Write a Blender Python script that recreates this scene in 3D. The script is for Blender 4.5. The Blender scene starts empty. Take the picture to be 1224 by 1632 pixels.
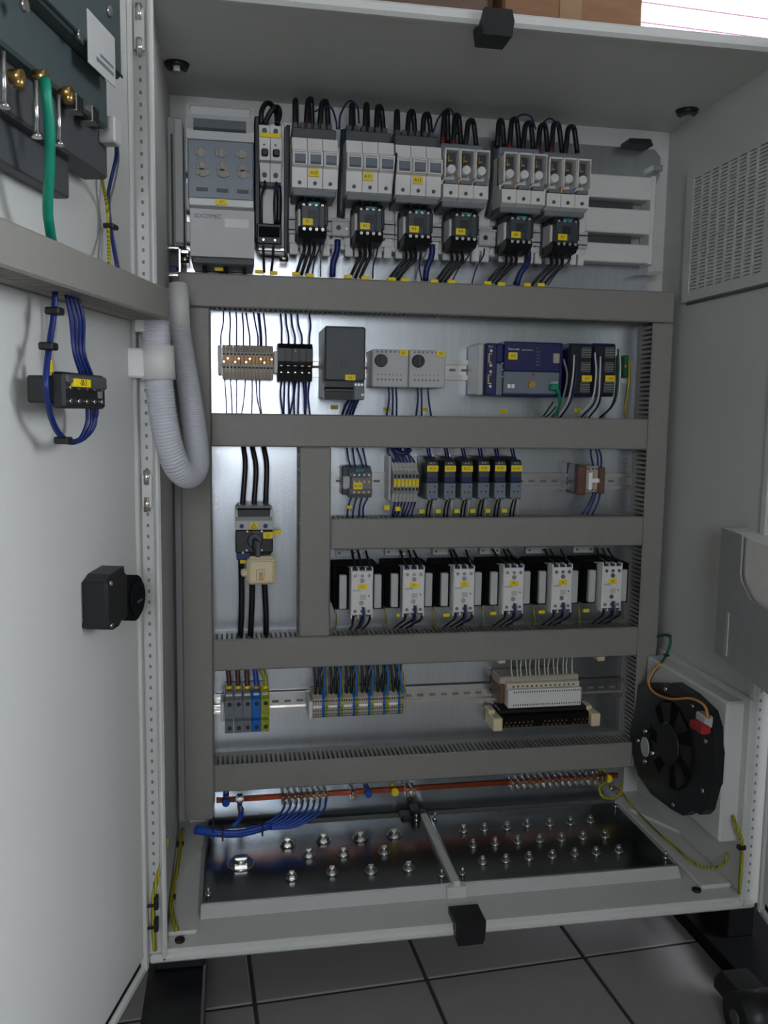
import bpy, bmesh, math, random
from mathutils import Vector, Matrix
random.seed(7)
SC = bpy.context.scene
COL = SC.collection
sin, cos, pi = math.sin, math.cos, math.pi

# ------------------------------------------------------------------ camera, world, lights, exposure
FPX = 1378.75
CAM = Vector((0.1084, -1.3213, 0.8541))
_yaw, _pit, _rol = 0.1753, -0.1136, 0.0141
_f = Vector((sin(_yaw)*cos(_pit), cos(_yaw)*cos(_pit), sin(_pit)))
_r0 = Vector((cos(_yaw), -sin(_yaw), 0)); _u0 = _r0.cross(_f)
_r = _r0*cos(_rol) + _u0*sin(_rol); _u = -_r0*sin(_rol) + _u0*cos(_rol)
cd = bpy.data.cameras.new('camera'); co = bpy.data.objects.new('camera', cd); COL.objects.link(co)
m = Matrix.Identity(4)
for i in range(3):
    m[i][0], m[i][1], m[i][2], m[i][3] = _r[i], _u[i], -_f[i], CAM[i]
co.matrix_world = m
cd.sensor_fit = 'VERTICAL'; cd.sensor_height = 24.0; cd.lens = 24.0*FPX/1632
cd.clip_start = 0.02; cd.clip_end = 100
SC.camera = co

w = bpy.data.worlds.new('world'); SC.world = w; w.use_nodes = True
w.node_tree.nodes['Background'].inputs[0].default_value = (0.62, 0.72, 0.85, 1)
w.node_tree.nodes['Background'].inputs[1].default_value = 0.02
SC.view_settings.view_transform = 'Standard'; SC.view_settings.look = 'None'
SC.view_settings.exposure = 0.0; SC.view_settings.gamma = 1.0
SC.view_settings.use_curve_mapping = False

# room axes are turned 3.3 degrees against the cabinet
RA = math.radians(3.3)
RO = Vector((0.437, 0.042, 0))
def room(x, y, z):
    return Vector((RO.x + x*cos(RA) - y*sin(RA), RO.y + x*sin(RA) + y*cos(RA), z))
ZF = -0.12
# daylight falls in through the three windows of the room; how bright each pane is (the panes are built further down)
PANE = {'window_2': 15.0, 'window_3': 17.0}
W2 = (-1.05, -0.30, 0.72, 1.80)       # window behind the photographer: room x0,x1,z0,z1
YB = -3.2

# ------------------------------------------------------------------ from a point of the picture to a point on a real plane
def ray(px, py): return _r*((px-612)/FPX) - _u*((py-816)/FPX) + _f
def U(px, py, y):
    d = ray(px, py); return CAM + d*((y-CAM.y)/d.y)
def UX(px, py, x):
    d = ray(px, py); return CAM + d*((x-CAM.x)/d.x)
def UZ(px, py, z):
    d = ray(px, py); return CAM + d*((z-CAM.z)/d.z)
def R(a, b, c, d, y):
    cx, cy = (a+c)/2, (b+d)/2
    return U(a, cy, y).x, U(c, cy, y).x, U(cx, d, y).z, U(cx, b, y).z

# ------------------------------------------------------------------ materials
def s2l(c):
    c /= 255.0
    return c/12.92 if c <= 0.04045 else ((c+0.055)/1.055)**2.4
MATS = {}
def mat(name, rgb, rough=0.5, metal=0.0, var=0.06, scale=40.0, bump=0.0, stretch=None, emit=None, alpha=None, coat=0.0):
    m = bpy.data.materials.new(name); m.use_nodes = True
    nt = m.node_tree; b = nt.nodes['Principled BSDF']
    lin = [s2l(v) for v in rgb]
    tc = nt.nodes.new('ShaderNodeTexCoord'); nz = nt.nodes.new('ShaderNodeTexNoise')
    nz.inputs['Scale'].default_value = scale; nz.inputs['Detail'].default_value = 3
    src = tc.outputs['Object']
    if stretch:
        mp = nt.nodes.new('ShaderNodeMapping'); mp.inputs['Scale'].default_value = stretch
        nt.links.new(src, mp.inputs[0]); src = mp.outputs[0]
    nt.links.new(src, nz.inputs['Vector'])
    cr = nt.nodes.new('ShaderNodeValToRGB')
    cr.color_ramp.elements[0].position = 0.3; cr.color_ramp.elements[1].position = 0.7
    cr.color_ramp.elements[0].color = [max(0, v*(1-var)) for v in lin]+[1]
    cr.color_ramp.elements[1].color = [min(1, v*(1+var)) for v in lin]+[1]
    nt.links.new(nz.outputs[0], cr.inputs[0]); nt.links.new(cr.outputs[0], b.inputs['Base Color'])
    b.inputs['Roughness'].default_value = rough; b.inputs['Metallic'].default_value = metal
    if coat: b.inputs['Coat Weight'].default_value = coat
    if bump:
        bp = nt.nodes.new('ShaderNodeBump'); bp.inputs['Strength'].default_value = bump; bp.inputs['Distance'].default_value = 0.002
        nt.links.new(nz.outputs[0], bp.inputs['Height']); nt.links.new(bp.outputs[0], b.inputs['Normal'])
    if emit:
        b.inputs['Emission Color'].default_value = [s2l(v) for v in emit[0]]+[1]; b.inputs['Emission Strength'].default_value = emit[1]
    if alpha is not None:
        b.inputs['Transmission Weight'].default_value = alpha
    MATS[name] = m
    return m
mat('paint', (206, 207, 202), .42, var=.02, scale=220, bump=.05)
mat('trunk', (139, 137, 129), .5, var=.03, scale=60)
mat('galv', (196, 202, 206), .27, 1.0, var=.05, scale=9, bump=.03, stretch=(14, 1, 1))
mat('galv_dark', (128, 134, 138), .22, 1.0, var=.10, scale=14, bump=.03)
mat('zinc', (205, 205, 200), .25, 1.0, var=.05)
mat('chrome', (225, 222, 214), .18, 1.0, var=.03)
mat('brass', (205, 170, 105), .3, 1.0, var=.08)
mat('copper', (188, 92, 62), .35, 1.0, var=.12, scale=60)
mat('black', (22, 23, 25), .42, var=.1)
mat('black_matt', (14, 15, 17), .8, var=.1)
MATS['black_matt'].node_tree.nodes['Principled BSDF'].inputs['Specular IOR Level'].default_value = .15
mat('dark_grey', (72, 76, 78), .5, var=.04)
mat('mid_grey', (112, 118, 122), .5, var=.04)
mat('slate', (58, 66, 72), .42, var=.06)
mat('teal', (40, 112, 112), .45, var=.1)
mat('cover_grey', (188, 189, 186), .45, var=.02)
mat('cover_blue', (116, 125, 134), .3, var=.05)
mat('white', (222, 221, 216), .5, var=.02)
mat('ivory', (208, 200, 178), .5, var=.04)
mat('beige', (176, 166, 150), .5, var=.06)
mat('cream', (226, 212, 172), .35, var=.05)
mat('yellow', (240, 214, 20), .5, var=.04)
mat('orange', (216, 150, 60), .45, var=.1)
mat('blue', (30, 72, 168), .45, var=.08)
mat('navy', (20, 30, 84), .45, var=.1)
mat('wire_blue', (20, 40, 104), .4, var=.1)
mat('term_blue', (18, 96, 176), .45, var=.06)
mat('wire_black', (18, 18, 22), .42, var=.1)
mat('wire_brown', (82, 44, 34), .45, var=.1)
mat('wire_white', (200, 204, 190), .5, var=.05)
mat('wire_grey', (120, 126, 128), .5, var=.05)
mat('green', (0, 132, 104), .45, var=.08)
mat('green_dark', (22, 92, 62), .45, var=.1)
mat('red', (170, 34, 36), .45, var=.08)
mat('brown', (104, 74, 56), .5, var=.08)
mat('conduit', (200, 202, 208), .5, var=.02)
mat('hmi', (66, 78, 78), .5, var=.06)
mat('blind_edge', (196, 150, 168), .6, var=.05)
mat('board', (128, 92, 62), .75, var=.10, scale=18, stretch=(1, 1, 6))
mat('board_dark', (96, 76, 64), .75, var=.10, scale=18, stretch=(1, 1, 6))
mat('board_tape', (142, 112, 80), .5, var=.06)
mat('tile', (142, 138, 135), .38, var=.03, scale=30)
mat('grout', (58, 54, 52), .8, var=.15)
mat('wall', (150, 148, 142), .8, var=.03, scale=6)
mat('ceiling_paint', (180, 179, 175), .8, var=.02, scale=6)
mat('blind', (240, 240, 250), .6, var=.02, emit=((236, 238, 255), 1.5))
for _n, _e in PANE.items(): mat('pane_'+_n, (240, 244, 250), .4, var=.01, emit=((240, 245, 255), _e))
mat('frame_white', (220, 220, 216), .5, var=.02)
mat('smoke', (160, 162, 162), .3, var=.04)
mat('paper', (244, 242, 236), .7, var=.02)
mat('led', (240, 238, 230), .3, var=.02)
mat('sleeve_red', (104, 28, 34), .5, var=.1)
mat('perf', (128, 128, 125), .6, var=.03)
mat('contact', (150, 146, 138), .5, var=.08)
mat('ink', (46, 44, 40), .7, var=.05)
# green and yellow striped earth wire
def stripe(name):
    m = bpy.data.materials.new(name); m.use_nodes = True; nt = m.node_tree; b = nt.nodes['Principled BSDF']
    tc = nt.nodes.new('ShaderNodeTexCoord'); wv = nt.nodes.new('ShaderNodeTexWave'); wv.inputs['Scale'].default_value = 70
    wv.inputs['Distortion'].default_value = 1.0
    nt.links.new(tc.outputs['Object'], wv.inputs['Vector'])
    cr = nt.nodes.new('ShaderNodeValToRGB'); cr.color_ramp.interpolation = 'CONSTANT'
    cr.color_ramp.elements[0].color = (s2l(92), s2l(124), s2l(20), 1); cr.color_ramp.elements[1].position = .4
    cr.color_ramp.elements[1].color = (s2l(196), s2l(170), s2l(20), 1)
    nt.links.new(wv.outputs[0], cr.inputs[0]); nt.links.new(cr.outputs[0], b.inputs['Base Color'])
    b.inputs['Roughness'].default_value = .45
    MATS[name] = m
stripe('earth')

# ------------------------------------------------------------------ mesh building
class MB:
    def __init__(s): s.v = []; s.f = []; s.sm = []
    def add(s, vs, fs, smooth=False):
        o = len(s.v); s.v += [tuple(v) for v in vs]
        s.f += [tuple(i+o for i in f) for f in fs]; s.sm += [smooth]*len(fs)
        return s
    def box(s, x0, x1, y0, y1, z0, z1, b=0.0):
        if x0 > x1: x0, x1 = x1, x0
        if y0 > y1: y0, y1 = y1, y0
        if z0 > z1: z0, z1 = z1, z0
        b = min(b, (x1-x0)*.45, (y1-y0)*.45, (z1-z0)*.45)
        if b <= 0:
            vs = [(x, y, z) for x in (x0, x1) for y in (y0, y1) for z in (z0, z1)]
            return s.add(vs, [(0, 1, 3, 2), (4, 6, 7, 5), (0, 4, 5, 1), (2, 3, 7, 6), (0, 2, 6, 4), (1, 5, 7, 3)])
        vs = []; X = (x0, x1); Yy = (y0, y1); Zz = (z0, z1)
        ix = lambda i, j, k, a: ((i*2+j)*2+k)*3+a
        for i in (0, 1):
            for j in (0, 1):
                for k in (0, 1):
                    sx, sy, sz = (b if i == 0 else -b), (b if j == 0 else -b), (b if k == 0 else -b)
                    vs += [(X[i], Yy[j]+sy, Zz[k]+sz), (X[i]+sx, Yy[j], Zz[k]+sz), (X[i]+sx, Yy[j]+sy, Zz[k])]
        fs = []
        for t in (0, 1):
            fs.append((ix(t, 0, 0, 0), ix(t, 0, 1, 0), ix(t, 1, 1, 0), ix(t, 1, 0, 0)))
            fs.append((ix(0, t, 0, 1), ix(0, t, 1, 1), ix(1, t, 1, 1), ix(1, t, 0, 1)))
            fs.append((ix(0, 0, t, 2), ix(0, 1, t, 2), ix(1, 1, t, 2), ix(1, 0, t, 2)))
        for a in (0, 1):
            for c in (0, 1):
                fs.append((ix(a, c, 0, 0), ix(a, c, 1, 0), ix(a, c, 1, 1), ix(a, c, 0, 1)))
                fs.append((ix(a, 0, c, 0), ix(a, 1, c, 0), ix(a, 1, c, 2), ix(a, 0, c, 2)))
                fs.append((ix(0, a, c, 1), ix(1, a, c, 1), ix(1, a, c, 2), ix(0, a, c, 2)))
                for k in (0, 1): fs.append((ix(a, c, k, 0), ix(a, c, k, 1), ix(a, c, k, 2)))
        return s.add(vs, fs)
    def prism(s, poly, axis, a0, a1):
        """poly in the two other axes (in xyz order), extruded along axis"""
        def mk(p, a): return (a, p[0], p[1]) if axis == 'x' else ((p[0], a, p[1]) if axis == 'y' else (p[0], p[1], a))
        n = len(poly); vs = [mk(p, a0) for p in poly]+[mk(p, a1) for p in poly]
        fs = [tuple(range(n)), tuple(range(2*n-1, n-1, -1))]+[(i, (i+1) % n, n+(i+1) % n, n+i) for i in range(n)]
        return s.add(vs, fs)
    def cyl(s, c, axis, r, h, n=12, r2=None, smooth=True):
        """c = centre of the start cap, h signed length along the axis"""
        r2 = r if r2 is None else r2; vs = []
        for rr, hh in ((r, 0), (r2, h)):
            for i in range(n):
                a = 2*pi*i/n; p, q = rr*cos(a), rr*sin(a)
                d = {'x': (hh, p, q), 'y': (p, hh, q), 'z': (p, q, hh)}[axis]
                vs.append((c[0]+d[0], c[1]+d[1], c[2]+d[2]))
        s.add(vs, [tuple(range(n)), tuple(range(2*n-1, n-1, -1))])
        o = len(s.v)-2*n
        for i in range(n):
            s.f.append((o+i, o+(i+1) % n, o+n+(i+1) % n, o+n+i)); s.sm.append(smooth)
        return s
    def tube(s, pts, r, n=6, sub=4, rf=None):
        P = [Vector(p) for p in pts]
        if sub > 1 and len(P) > 2:
            Q = []
            for i in range(len(P)-1):
                p0 = P[i-1] if i else P[i]*2-P[i+1]; p1, p2 = P[i], P[i+1]
                p3 = P[i+2] if i+2 < len(P) else p2*2-p1
                for k in range(sub):
                    t = k/sub
                    Q.append(.5*((2*p1)+(p2-p0)*t+(2*p0-5*p1+4*p2-p3)*t*t+(3*p1-p0-3*p2+p3)*t**3))
            Q.append(P[-1]); P = Q
        N = len(P); tg = [(P[min(i+1, N-1)]-P[max(i-1, 0)]).normalized() for i in range(N)]
        nrm = tg[0].orthogonal().normalized(); vs = []
        for i in range(N):
            nrm = (nrm-tg[i]*nrm.dot(tg[i])).normalized(); bn = tg[i].cross(nrm)
            rr = r if rf is None else rf(i, N)
            for k in range(n):
                a = 2*pi*k/n; vs.append(P[i]+(nrm*cos(a)+bn*sin(a))*rr)
        fs = [(i*n+k, i*n+(k+1) % n, (i+1)*n+(k+1) % n, (i+1)*n+k) for i in range(N-1) for k in range(n)]
        s.add(vs, fs, True); o = len(s.v)-len(vs)
        s.f += [tuple(o+k for k in range(n)), tuple(o+(N-1)*n+k for k in range(n))]; s.sm += [False, False]
        return s

ORG = {}
def mesh_of(mb, name, mname, org):
    me = bpy.data.meshes.new(name)
    me.from_pydata([(v[0]-org[0], v[1]-org[1], v[2]-org[2]) for v in mb.v], [], mb.f)
    bm = bmesh.new(); bm.from_mesh(me); bmesh.ops.recalc_face_normals(bm, faces=bm.faces); bm.to_mesh(me); bm.free()
    me.polygons.foreach_set('use_smooth', mb.sm)
    me.materials.append(MATS[mname])
    return me
def part(parent, name, mname, mb, label=None, kind=None):
    """a mesh child; mb is in the same frame as the root's origin was given in"""
    org = ORG[parent.name]
    o = bpy.data.objects.new(name, mesh_of(mb, name, mname, org)); COL.objects.link(o)
    o.parent = parent; ORG[o.name] = org
    if label: o['label'] = label
    if kind: o['kind'] = kind
    return o
def tag(o, label=None, cat=None, group=None, kind=None):
    if label: o['label'] = label
    if cat: o['category'] = cat
    if group: o['group'] = group
    if kind: o['kind'] = kind
    return o
def thing(name, label, cat, loc=(0, 0, 0), group=None, frame=None):
    """an Empty at the thing's base; frame = None (world axes) or a turned frame like a door"""
    o = bpy.data.objects.new(name, None); COL.objects.link(o); o.empty_display_size = .02
    ORG[o.name] = tuple(loc)
    if frame:
        H, a = frame
        c, s_ = cos(a), sin(a)
        o.location = (H.x+loc[0]*c-loc[1]*s_, H.y+loc[0]*s_+loc[1]*c, H.z+loc[2]); o.rotation_euler = (0, 0, a)
    else: o.location = loc
    return tag(o, label, cat, group)
def solo(name, mname, mb, label, cat, loc, group=None, frame=None):
    """a thing that is one mesh"""
    o = bpy.data.objects.new(name, mesh_of(mb, name, mname, loc)); COL.objects.link(o)
    ORG[o.name] = tuple(loc)
    if frame:
        H, a = frame; c, s_ = cos(a), sin(a)
        o.location = (H.x+loc[0]*c-loc[1]*s_, H.y+loc[0]*s_+loc[1]*c, H.z+loc[2]); o.rotation_euler = (0, 0, a)
    else: o.location = loc
    return tag(o, label, cat, group)
def struct(name, mname, mb, parent=None):
    if parent: return part(parent, name, mname, mb)
    o = bpy.data.objects.new(name, mesh_of(mb, name, mname, (0, 0, 0))); COL.objects.link(o)
    ORG[o.name] = (0, 0, 0); o['kind'] = 'structure'
    return o
def dup(root, loc, label, rot=None):
    """copy of a thing with its parts and sub-parts, put at loc"""
    r = root.copy(); COL.objects.link(r); r.location = loc; r['label'] = label
    ORG[r.name] = ORG[root.name]
    for ch in list(root.children):
        c = ch.copy(); COL.objects.link(c); c.parent = r; ORG[c.name] = ORG[r.name]
        for g in list(ch.children):
            d = g.copy(); COL.objects.link(d); d.parent = c
    return r
_dg = None
def lettering(parent, text, size, loc, mname='ink', axis='front', frame_rot=None, thick=.00015):
    """flat printed words; loc = centre in the parent's build frame; faces -y by default"""
    cu = bpy.data.curves.new('lettering', 'FONT'); cu.body = text; cu.size = size; cu.align_x = 'CENTER'; cu.align_y = 'CENTER'
    cu.resolution_u = 2; cu.extrude = thick
    t = bpy.data.objects.new('lettering_tmp', cu); COL.objects.link(t)
    dg = bpy.context.evaluated_depsgraph_get()
    me = bpy.data.meshes.new_from_object(t.evaluated_get(dg)); bpy.data.objects.remove(t); bpy.data.curves.remove(cu)
    me.materials.clear(); me.materials.append(MATS[mname]); me.name = 'lettering'
    rot = Matrix.Rotation(pi/2, 4, 'X') if axis == 'front' else (Matrix.Rotation(pi, 4, 'Z') @ Matrix.Rotation(pi/2, 4, 'X'))
    org = ORG[parent.name]
    me.transform(Matrix.Translation(Vector(loc)-Vector(org)) @ rot)
    o = bpy.data.objects.new('lettering', me); COL.objects.link(o); o.parent = parent; ORG[o.name] = org
    return o
ORD = ['first', 'second', 'third', 'fourth', 'fifth', 'sixth', 'seventh', 'eighth', 'ninth', 'tenth', 'eleventh', 'twelfth', 'thirteenth', 'fourteenth', 'fifteenth', 'sixteenth', 'seventeenth', 'eighteenth', 'nineteenth', 'twentieth']
def wires(paths, r, mname, colour, where, group, noun='wire', n=6):
    """one object per wire; a path is a list of (px, py, depth y)"""
    k = len(paths); out = []
    for i, p in enumerate(paths):
        pts = [U(*q) for q in p]
        if k == 1: lab = '%s %s %s' % (colour, noun, where)
        else: lab = '%s %s %s from the left %s' % (ORD[i], colour, noun, where)
        out.append(solo(noun.split()[-1], mname, MB().tube(pts, r, n), lab, noun.split()[-1], tuple(pts[0]), group if k > 1 else None))
    return out
def marker(px, py, y, w_, h_, label, group, text=None):
    c = U(px, py, y)
    if text:
        t = thing('wire_marker', label, 'marker', (c.x, y, c.z), group)
        p = part(t, 'label_plate', 'yellow', MB().box(c.x-w_/2, c.x+w_/2, y-.0012, y, c.z-h_/2, c.z+h_/2, .0004))
        lettering(p, text, h_*.6, (c.x, y-.00125, c.z)); return t
    return solo('wire_marker', 'yellow', MB().box(c.x-w_/2, c.x+w_/2, y-.003, y+.003, c.z-h_/2, c.z+h_/2, .0008), label, 'marker', (c.x, y, c.z), group)
def relabel(root, text):
    for c in root.children:
        if c.name.startswith('marker_label'):
            for g in list(c.children):
                bb = [Vector(v.co) for v in g.data.vertices]
                lo = Vector([min(v[i] for v in bb) for i in range(3)]); hi = Vector([max(v[i] for v in bb) for i in range(3)])
                bpy.data.objects.remove(g)
                o = lettering(c, text, (hi.z-lo.z)*1.38, (lo+hi)/2+Vector(ORG[c.name]))
def yellow_label(parent, text, x0, x1, z0, z1, y, name='marker_label'):
    p = part(parent, name, 'yellow', MB().box(x0, x1, y-.0012, y+.001, z0, z1, .0004), 'small yellow marker label')
    if text: lettering(p, text, (z1-z0)*.62, ((x0+x1)/2, y-.00125, (z0+z1)/2))
    return p

# ================================================================== the room
RX0, RX1, RY0, RY1, RZ1 = -2.6, 2.7, YB, 2.3, 3.3
def rbox(mb, x0, x1, y0, y1, z0, z1):
    vs = [room(x, y, z) for x in (x0, x1) for y in (y0, y1) for z in (z0, z1)]
    return mb.add(vs, [(0, 1, 3, 2), (4, 6, 7, 5), (0, 4, 5, 1), (2, 3, 7, 6), (0, 2, 6, 4), (1, 5, 7, 3)])
def wall_open(name, axis, at, a0, a1, op):
    """a wall 0.1 thick with one opening op = (b0,b1,z0,z1)"""
    mb = MB(); b0, b1, z0, z1 = op
    t0, t1 = (at-.1, at) if at < 0 else (at, at+.1)
    for (p, q, r_, s_) in ((a0, b0, ZF, RZ1), (b1, a1, ZF, RZ1), (b0, b1, ZF, z0), (b0, b1, z1, RZ1)):
        if axis == 'y': rbox(mb, p, q, t0, t1, r_, s_)
        else: rbox(mb, t0, t1, p, q, r_, s_)
    return struct(name, 'wall', mb)
WB = (1.12, 2.45, -.10, 3.02)       # back window: room x0,x1,z0,z1
WR = (-2.3, -0.7, 0.9, 2.3)        # right window: room y0,y1,z0,z1
wall_open('wall_back', 'y', RY1, RX0-.1, RX1+.1, WB)
wall_open('wall_front', 'y', RY0, RX0-.1, RX1+.1, W2)
wall_open('wall_right', 'x', RX1, RY0, RY1, WR)
struct('wall_left', 'wall', rbox(MB(), RX0-.1, RX0, RY0, RY1, ZF, RZ1))
struct('ceiling', 'ceiling_paint', rbox(MB(), RX0-.1, RX1+.1, RY0-.1, RY1+.1, RZ1, RZ1+.05))
floor = struct('floor', 'grout', rbox(MB(), RX0-.1, RX1+.1, RY0-.1, RY1+.1, ZF-.05, ZF-.003))
# square floor tiles: the joints cross at the room's own origin
TS = .2965
tile_mb = MB()
tile_me = None
for i in range(-5, 5):
    for j in range(-5, 5):
        c = room((i+.5)*TS, (j+.5)*TS, 0)
        if tile_me is None:
            t_ = MB().box(-TS/2+.0035, TS/2-.0035, -TS/2+.0035, TS/2-.0035, ZF-.02, ZF, .0015)
            o = part(floor, 'tile', 'tile', t_); tile_me = o.data
        else:
            o = bpy.data.objects.new('tile', tile_me); COL.objects.link(o); o.parent = floor
        o.location = (c.x, c.y, random.uniform(-.0004, .0002)); o.rotation_euler = (0, 0, RA)
rest = MB()
for i in range(-11, 8):
    for j in range(-12, 9):
        if -5 <= i < 5 and -5 <= j < 5: continue
        g = .0035
        x0, x1, y0, y1 = i*TS+g, (i+1)*TS-g, j*TS+g, (j+1)*TS-g
        if x0 < RX0 or x1 > RX1 or y0 < RY0 or y1 > RY1: continue
        rbox(rest, x0, x1, y0, y1, ZF-.02, ZF)
part(floor, 'far_tiles', 'tile', rest, kind='stuff')
# back window with a closed slatted blind, lit from behind by the day
win = struct('window_1', 'frame_white', rbox(rbox(rbox(rbox(MB(), WB[0]-.06, WB[0], RY1-.03, RY1+.06, WB[2]-.06, WB[3]+.06), WB[1], WB[1]+.06, RY1-.03, RY1+.06, WB[2]-.06, WB[3]+.06), WB[0], WB[1], RY1-.03, RY1+.06, WB[3], WB[3]+.06), WB[0], WB[1], RY1-.03, RY1+.06, WB[2]-.06, WB[2]))
part(win, 'backing_strip', 'blind_edge', rbox(MB(), WB[0], WB[1], RY1+.036, RY1+.046, WB[2], WB[3]))
z = WB[2]; sp = .084
while z < WB[3]-.01:
    part(win, 'slat', 'blind', rbox(MB(), WB[0]+.002, WB[1]-.002, RY1+.030, RY1+.034, z, min(z+sp-.008, WB[3]-.002))); z += sp
def window(name, axis, at, op, bars):
    a0, a1, z0, z1 = op; mb = MB(); s_ = 1 if at > 0 else -1
    def bx(p, q, r_, t, d0=-.02, d1=.05):
        u0, u1 = sorted((at+s_*d0, at+s_*d1))
        return rbox(mb, p, q, u0, u1, r_, t) if axis == 'y' else rbox(mb, u0, u1, p, q, r_, t)
    bx(a0, a0+.06, z0, z1); bx(a1-.06, a1, z0, z1); bx(a0, a1, z0, z0+.06); bx(a0, a1, z1-.06, z1)
    for i in range(1, bars+1):
        c = a0+(a1-a0)*i/(bars+1); bx(c-.025, c+.025, z0, z1)
    o = struct(name, 'frame_white', mb)
    u0, u1 = sorted((at+s_*.055, at+s_*.06))
    p = MB(); rbox(p, a0, a1, u0, u1, z0, z1) if axis == 'y' else rbox(p, u0, u1, a0, a1, z0, z1)
    part(o, 'pane', 'pane_'+name, p)
window('window_2', 'y', RY0, W2, 1)
window('window_3', 'x', RX1, WR, 1)

# ================================================================== the control cabinet
CW, CH, CD = 1.0, 1.44, 0.41      # clear width, height, depth of the back wall
YP = 0.385                        # face of the mounting plate
cab = thing('control_cabinet', 'large light grey steel control cabinet standing open with both doors swung out', 'cabinet', (CW/2, .2, -.012))
P = lambda n, m_, mb, **k: part(cab, n, m_, mb, **k)
P('back_panel', 'paint', MB().box(-.002, CW+.002, CD, CD+.003, 0, CH))
P('side_panel', 'paint', MB().box(-.004, -.001, .0, CD, 0, CH))
sp_ = MB()
v0, v1, vz0, vz1 = .035, .300, 1.085, 1.325      # hole for the outlet grille
sp_.box(CW+.001, CW+.004, 0, v0, 0, CH).box(CW+.001, CW+.004, v1, CD, 0, CH).box(CW+.001, CW+.004, v0, v1, 0, vz0).box(CW+.001, CW+.004, v0, v1, vz1, CH)
P('side_panel', 'paint', sp_)
P('roof_panel', 'paint', MB().box(-.004, CW+.004, .0, CD+.003, CH-.003, CH))
fl = MB().box(0, CW, .0, CD, -.004, .006)
fl.box(0, .05, .03, CD, .006, .014, .003).box(.94, CW, .03, CD, .006, .014, .003)
P('floor_panel', 'paint', fl)
# rounded front lips and grooved hinge rails
lip = MB()
lip.box(-.026, 1.026, -.006, .012, -.016, -.001, .005)
P('sill_lip', 'paint', lip)
P('lintel_lip', 'paint', MB().box(-.026, 1.026, -.006, .012, CH-.008, CH+.012, .005))
for s_, x in ((1, 0), (-1, CW)):
    q = MB(); a = lambda p, r_, y0, y1: q.box(x-s_*p, x-s_*r_, y0, y1, -.012, CH+.008, .003)
    a(-.004, .005, -.006, .012); a(.005, .052, .004, .008)

    fr = P('hinge_rail', 'paint', q)
    pr = MB()
    for k in range(86): pr.box(x-s_*.0135, x-s_*.017, .0034, .0042, .012+k*.0167, .017+k*.0167)
    part(fr, 'perforation', 'perf', pr, kind='stuff')
    for zc in ((.755, .715), (1.405, 1.36)):
        for zz in zc:
            part(fr, 'hinge_pin', 'chrome', MB().cyl((x-s_*.0155, -.002, zz-.011), 'z', .0048, .022, 10))
        part(fr, 'hinge_bracket', 'paint', MB().box(x-s_*.008, x-s_*.023, -.004, .006, min(zc)-.005, max(zc)+.005, .001))
# outlet grille high on the right wall
gr = P('vent_grille', 'paint', MB().box(.993, CW+.001, v0-.008, v1+.012, vz0-.004, vz0+.012).box(.993, CW+.001, v0-.008, v1+.012, vz1-.012, vz1+.004).box(.993, CW+.001, v0-.008, v0+.014, vz0+.012, vz1-.012).box(.993, CW+.001, v1-.014, v1+.012, vz0+.012, vz1-.012))
part(gr, 'grille_backing', 'cover_grey', MB().box(CW-.001, CW+.0005, v0, v1, vz0, vz1))
nrow = 34
for k in range(nrow):
    z0 = vz0+.012+(vz1-vz0-.024)*k/nrow
    part(gr, 'slat', 'paint', MB().box(.994, CW-.003, v0+.008, v1-.008, z0, z0+(vz1-vz0-.024)/nrow*.70))
for k in range(1, 8):
    yy = v0+.014+(v1-v0-.028)*k/8
    part(gr, 'rib', 'paint', MB().box(.9935, CW-.002, yy-.003, yy+.003, vz0+.005, vz1-.005))
P('seam_strip', 'dark_grey', MB().box(.9975, 1.0, 0.005, .30, vz0-.010, vz0-.006))
# galvanised mounting plate with cut top right corner
zpt = U(985, 234, YP).z
mp = P('mounting_plate', 'galv', MB().prism([(.02, .028), (.955, .016), (.955, 1.30), (.972, zpt-.05), (.972, zpt-.015), (.958, zpt), (.03, zpt)], 'y', YP, YP+.003))
part(mp, 'edge_fold', 'galv_dark', MB().box(.02, .955, YP+.003, YP+.02, .016, .03))
for px, py in ((348, 720), (468, 797), (702, 508), (345, 812)):
    c = U(px, py, YP); part(mp, 'plate_bolt', 'zinc', MB().cyl((c.x, YP, c.z), 'y', .004, -.004, 8))
b = U(1015, 229, .36)
P('corner_clamp', 'black', MB().prism([(b.x-.025, b.z-.004), (b.x+.028, b.z-.006), (b.x+.022, b.z+.006), (b.x-.022, b.z+.005)], 'y', .345, .385))
b = U(1047, 268, .37)
P('corner_bracket', 'zinc', MB().box(b.x-.012, b.x+.008, .36, CD, b.z-.008, b.z+.004, .001))
b = U(1028, 437, .37)
P('corner_bracket', 'zinc', MB().prism([(b.x-.03, b.z-.006), (b.x+.012, b.z+.004), (b.x+.03, b.z+.004), (b.x+.03, b.z), (b.x, b.z-.004)], 'y', .35, CD))
# roof plugs of the lifting eyes
for px, py in ((282, 102), (1095, 176)):
    c = UZ(px, py, CH-.003)
    q = P('eyebolt_boss', 'black', MB().cyl((c.x, c.y, CH-.003), 'z', .022, -.008, 16, .018))
    part(q, 'nut', 'zinc', MB().cyl((c.x, c.y, CH-.011), 'z', .011, -.006, 6, smooth=False))
# latch keepers on lintel and sill
c = U(790, 54, -.006)
P('latch_keeper', 'black', MB().prism([(c.x-.022, CH-.028), (c.x+.022, CH-.028), (c.x+.025, CH-.006), (c.x+.021, CH+.010), (c.x-.021, CH+.010), (c.x-.025, CH-.006)], 'y', -.018, .03))
c = U(747, 1455, -.006)
P('latch_keeper', 'black', MB().prism([(c.x-.021, -.022), (c.x+.021, -.022), (c.x+.025, -.012), (c.x+.026, .018), (c.x-.026, .018), (c.x-.025, -.012)], 'y', -.022, .03))
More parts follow.
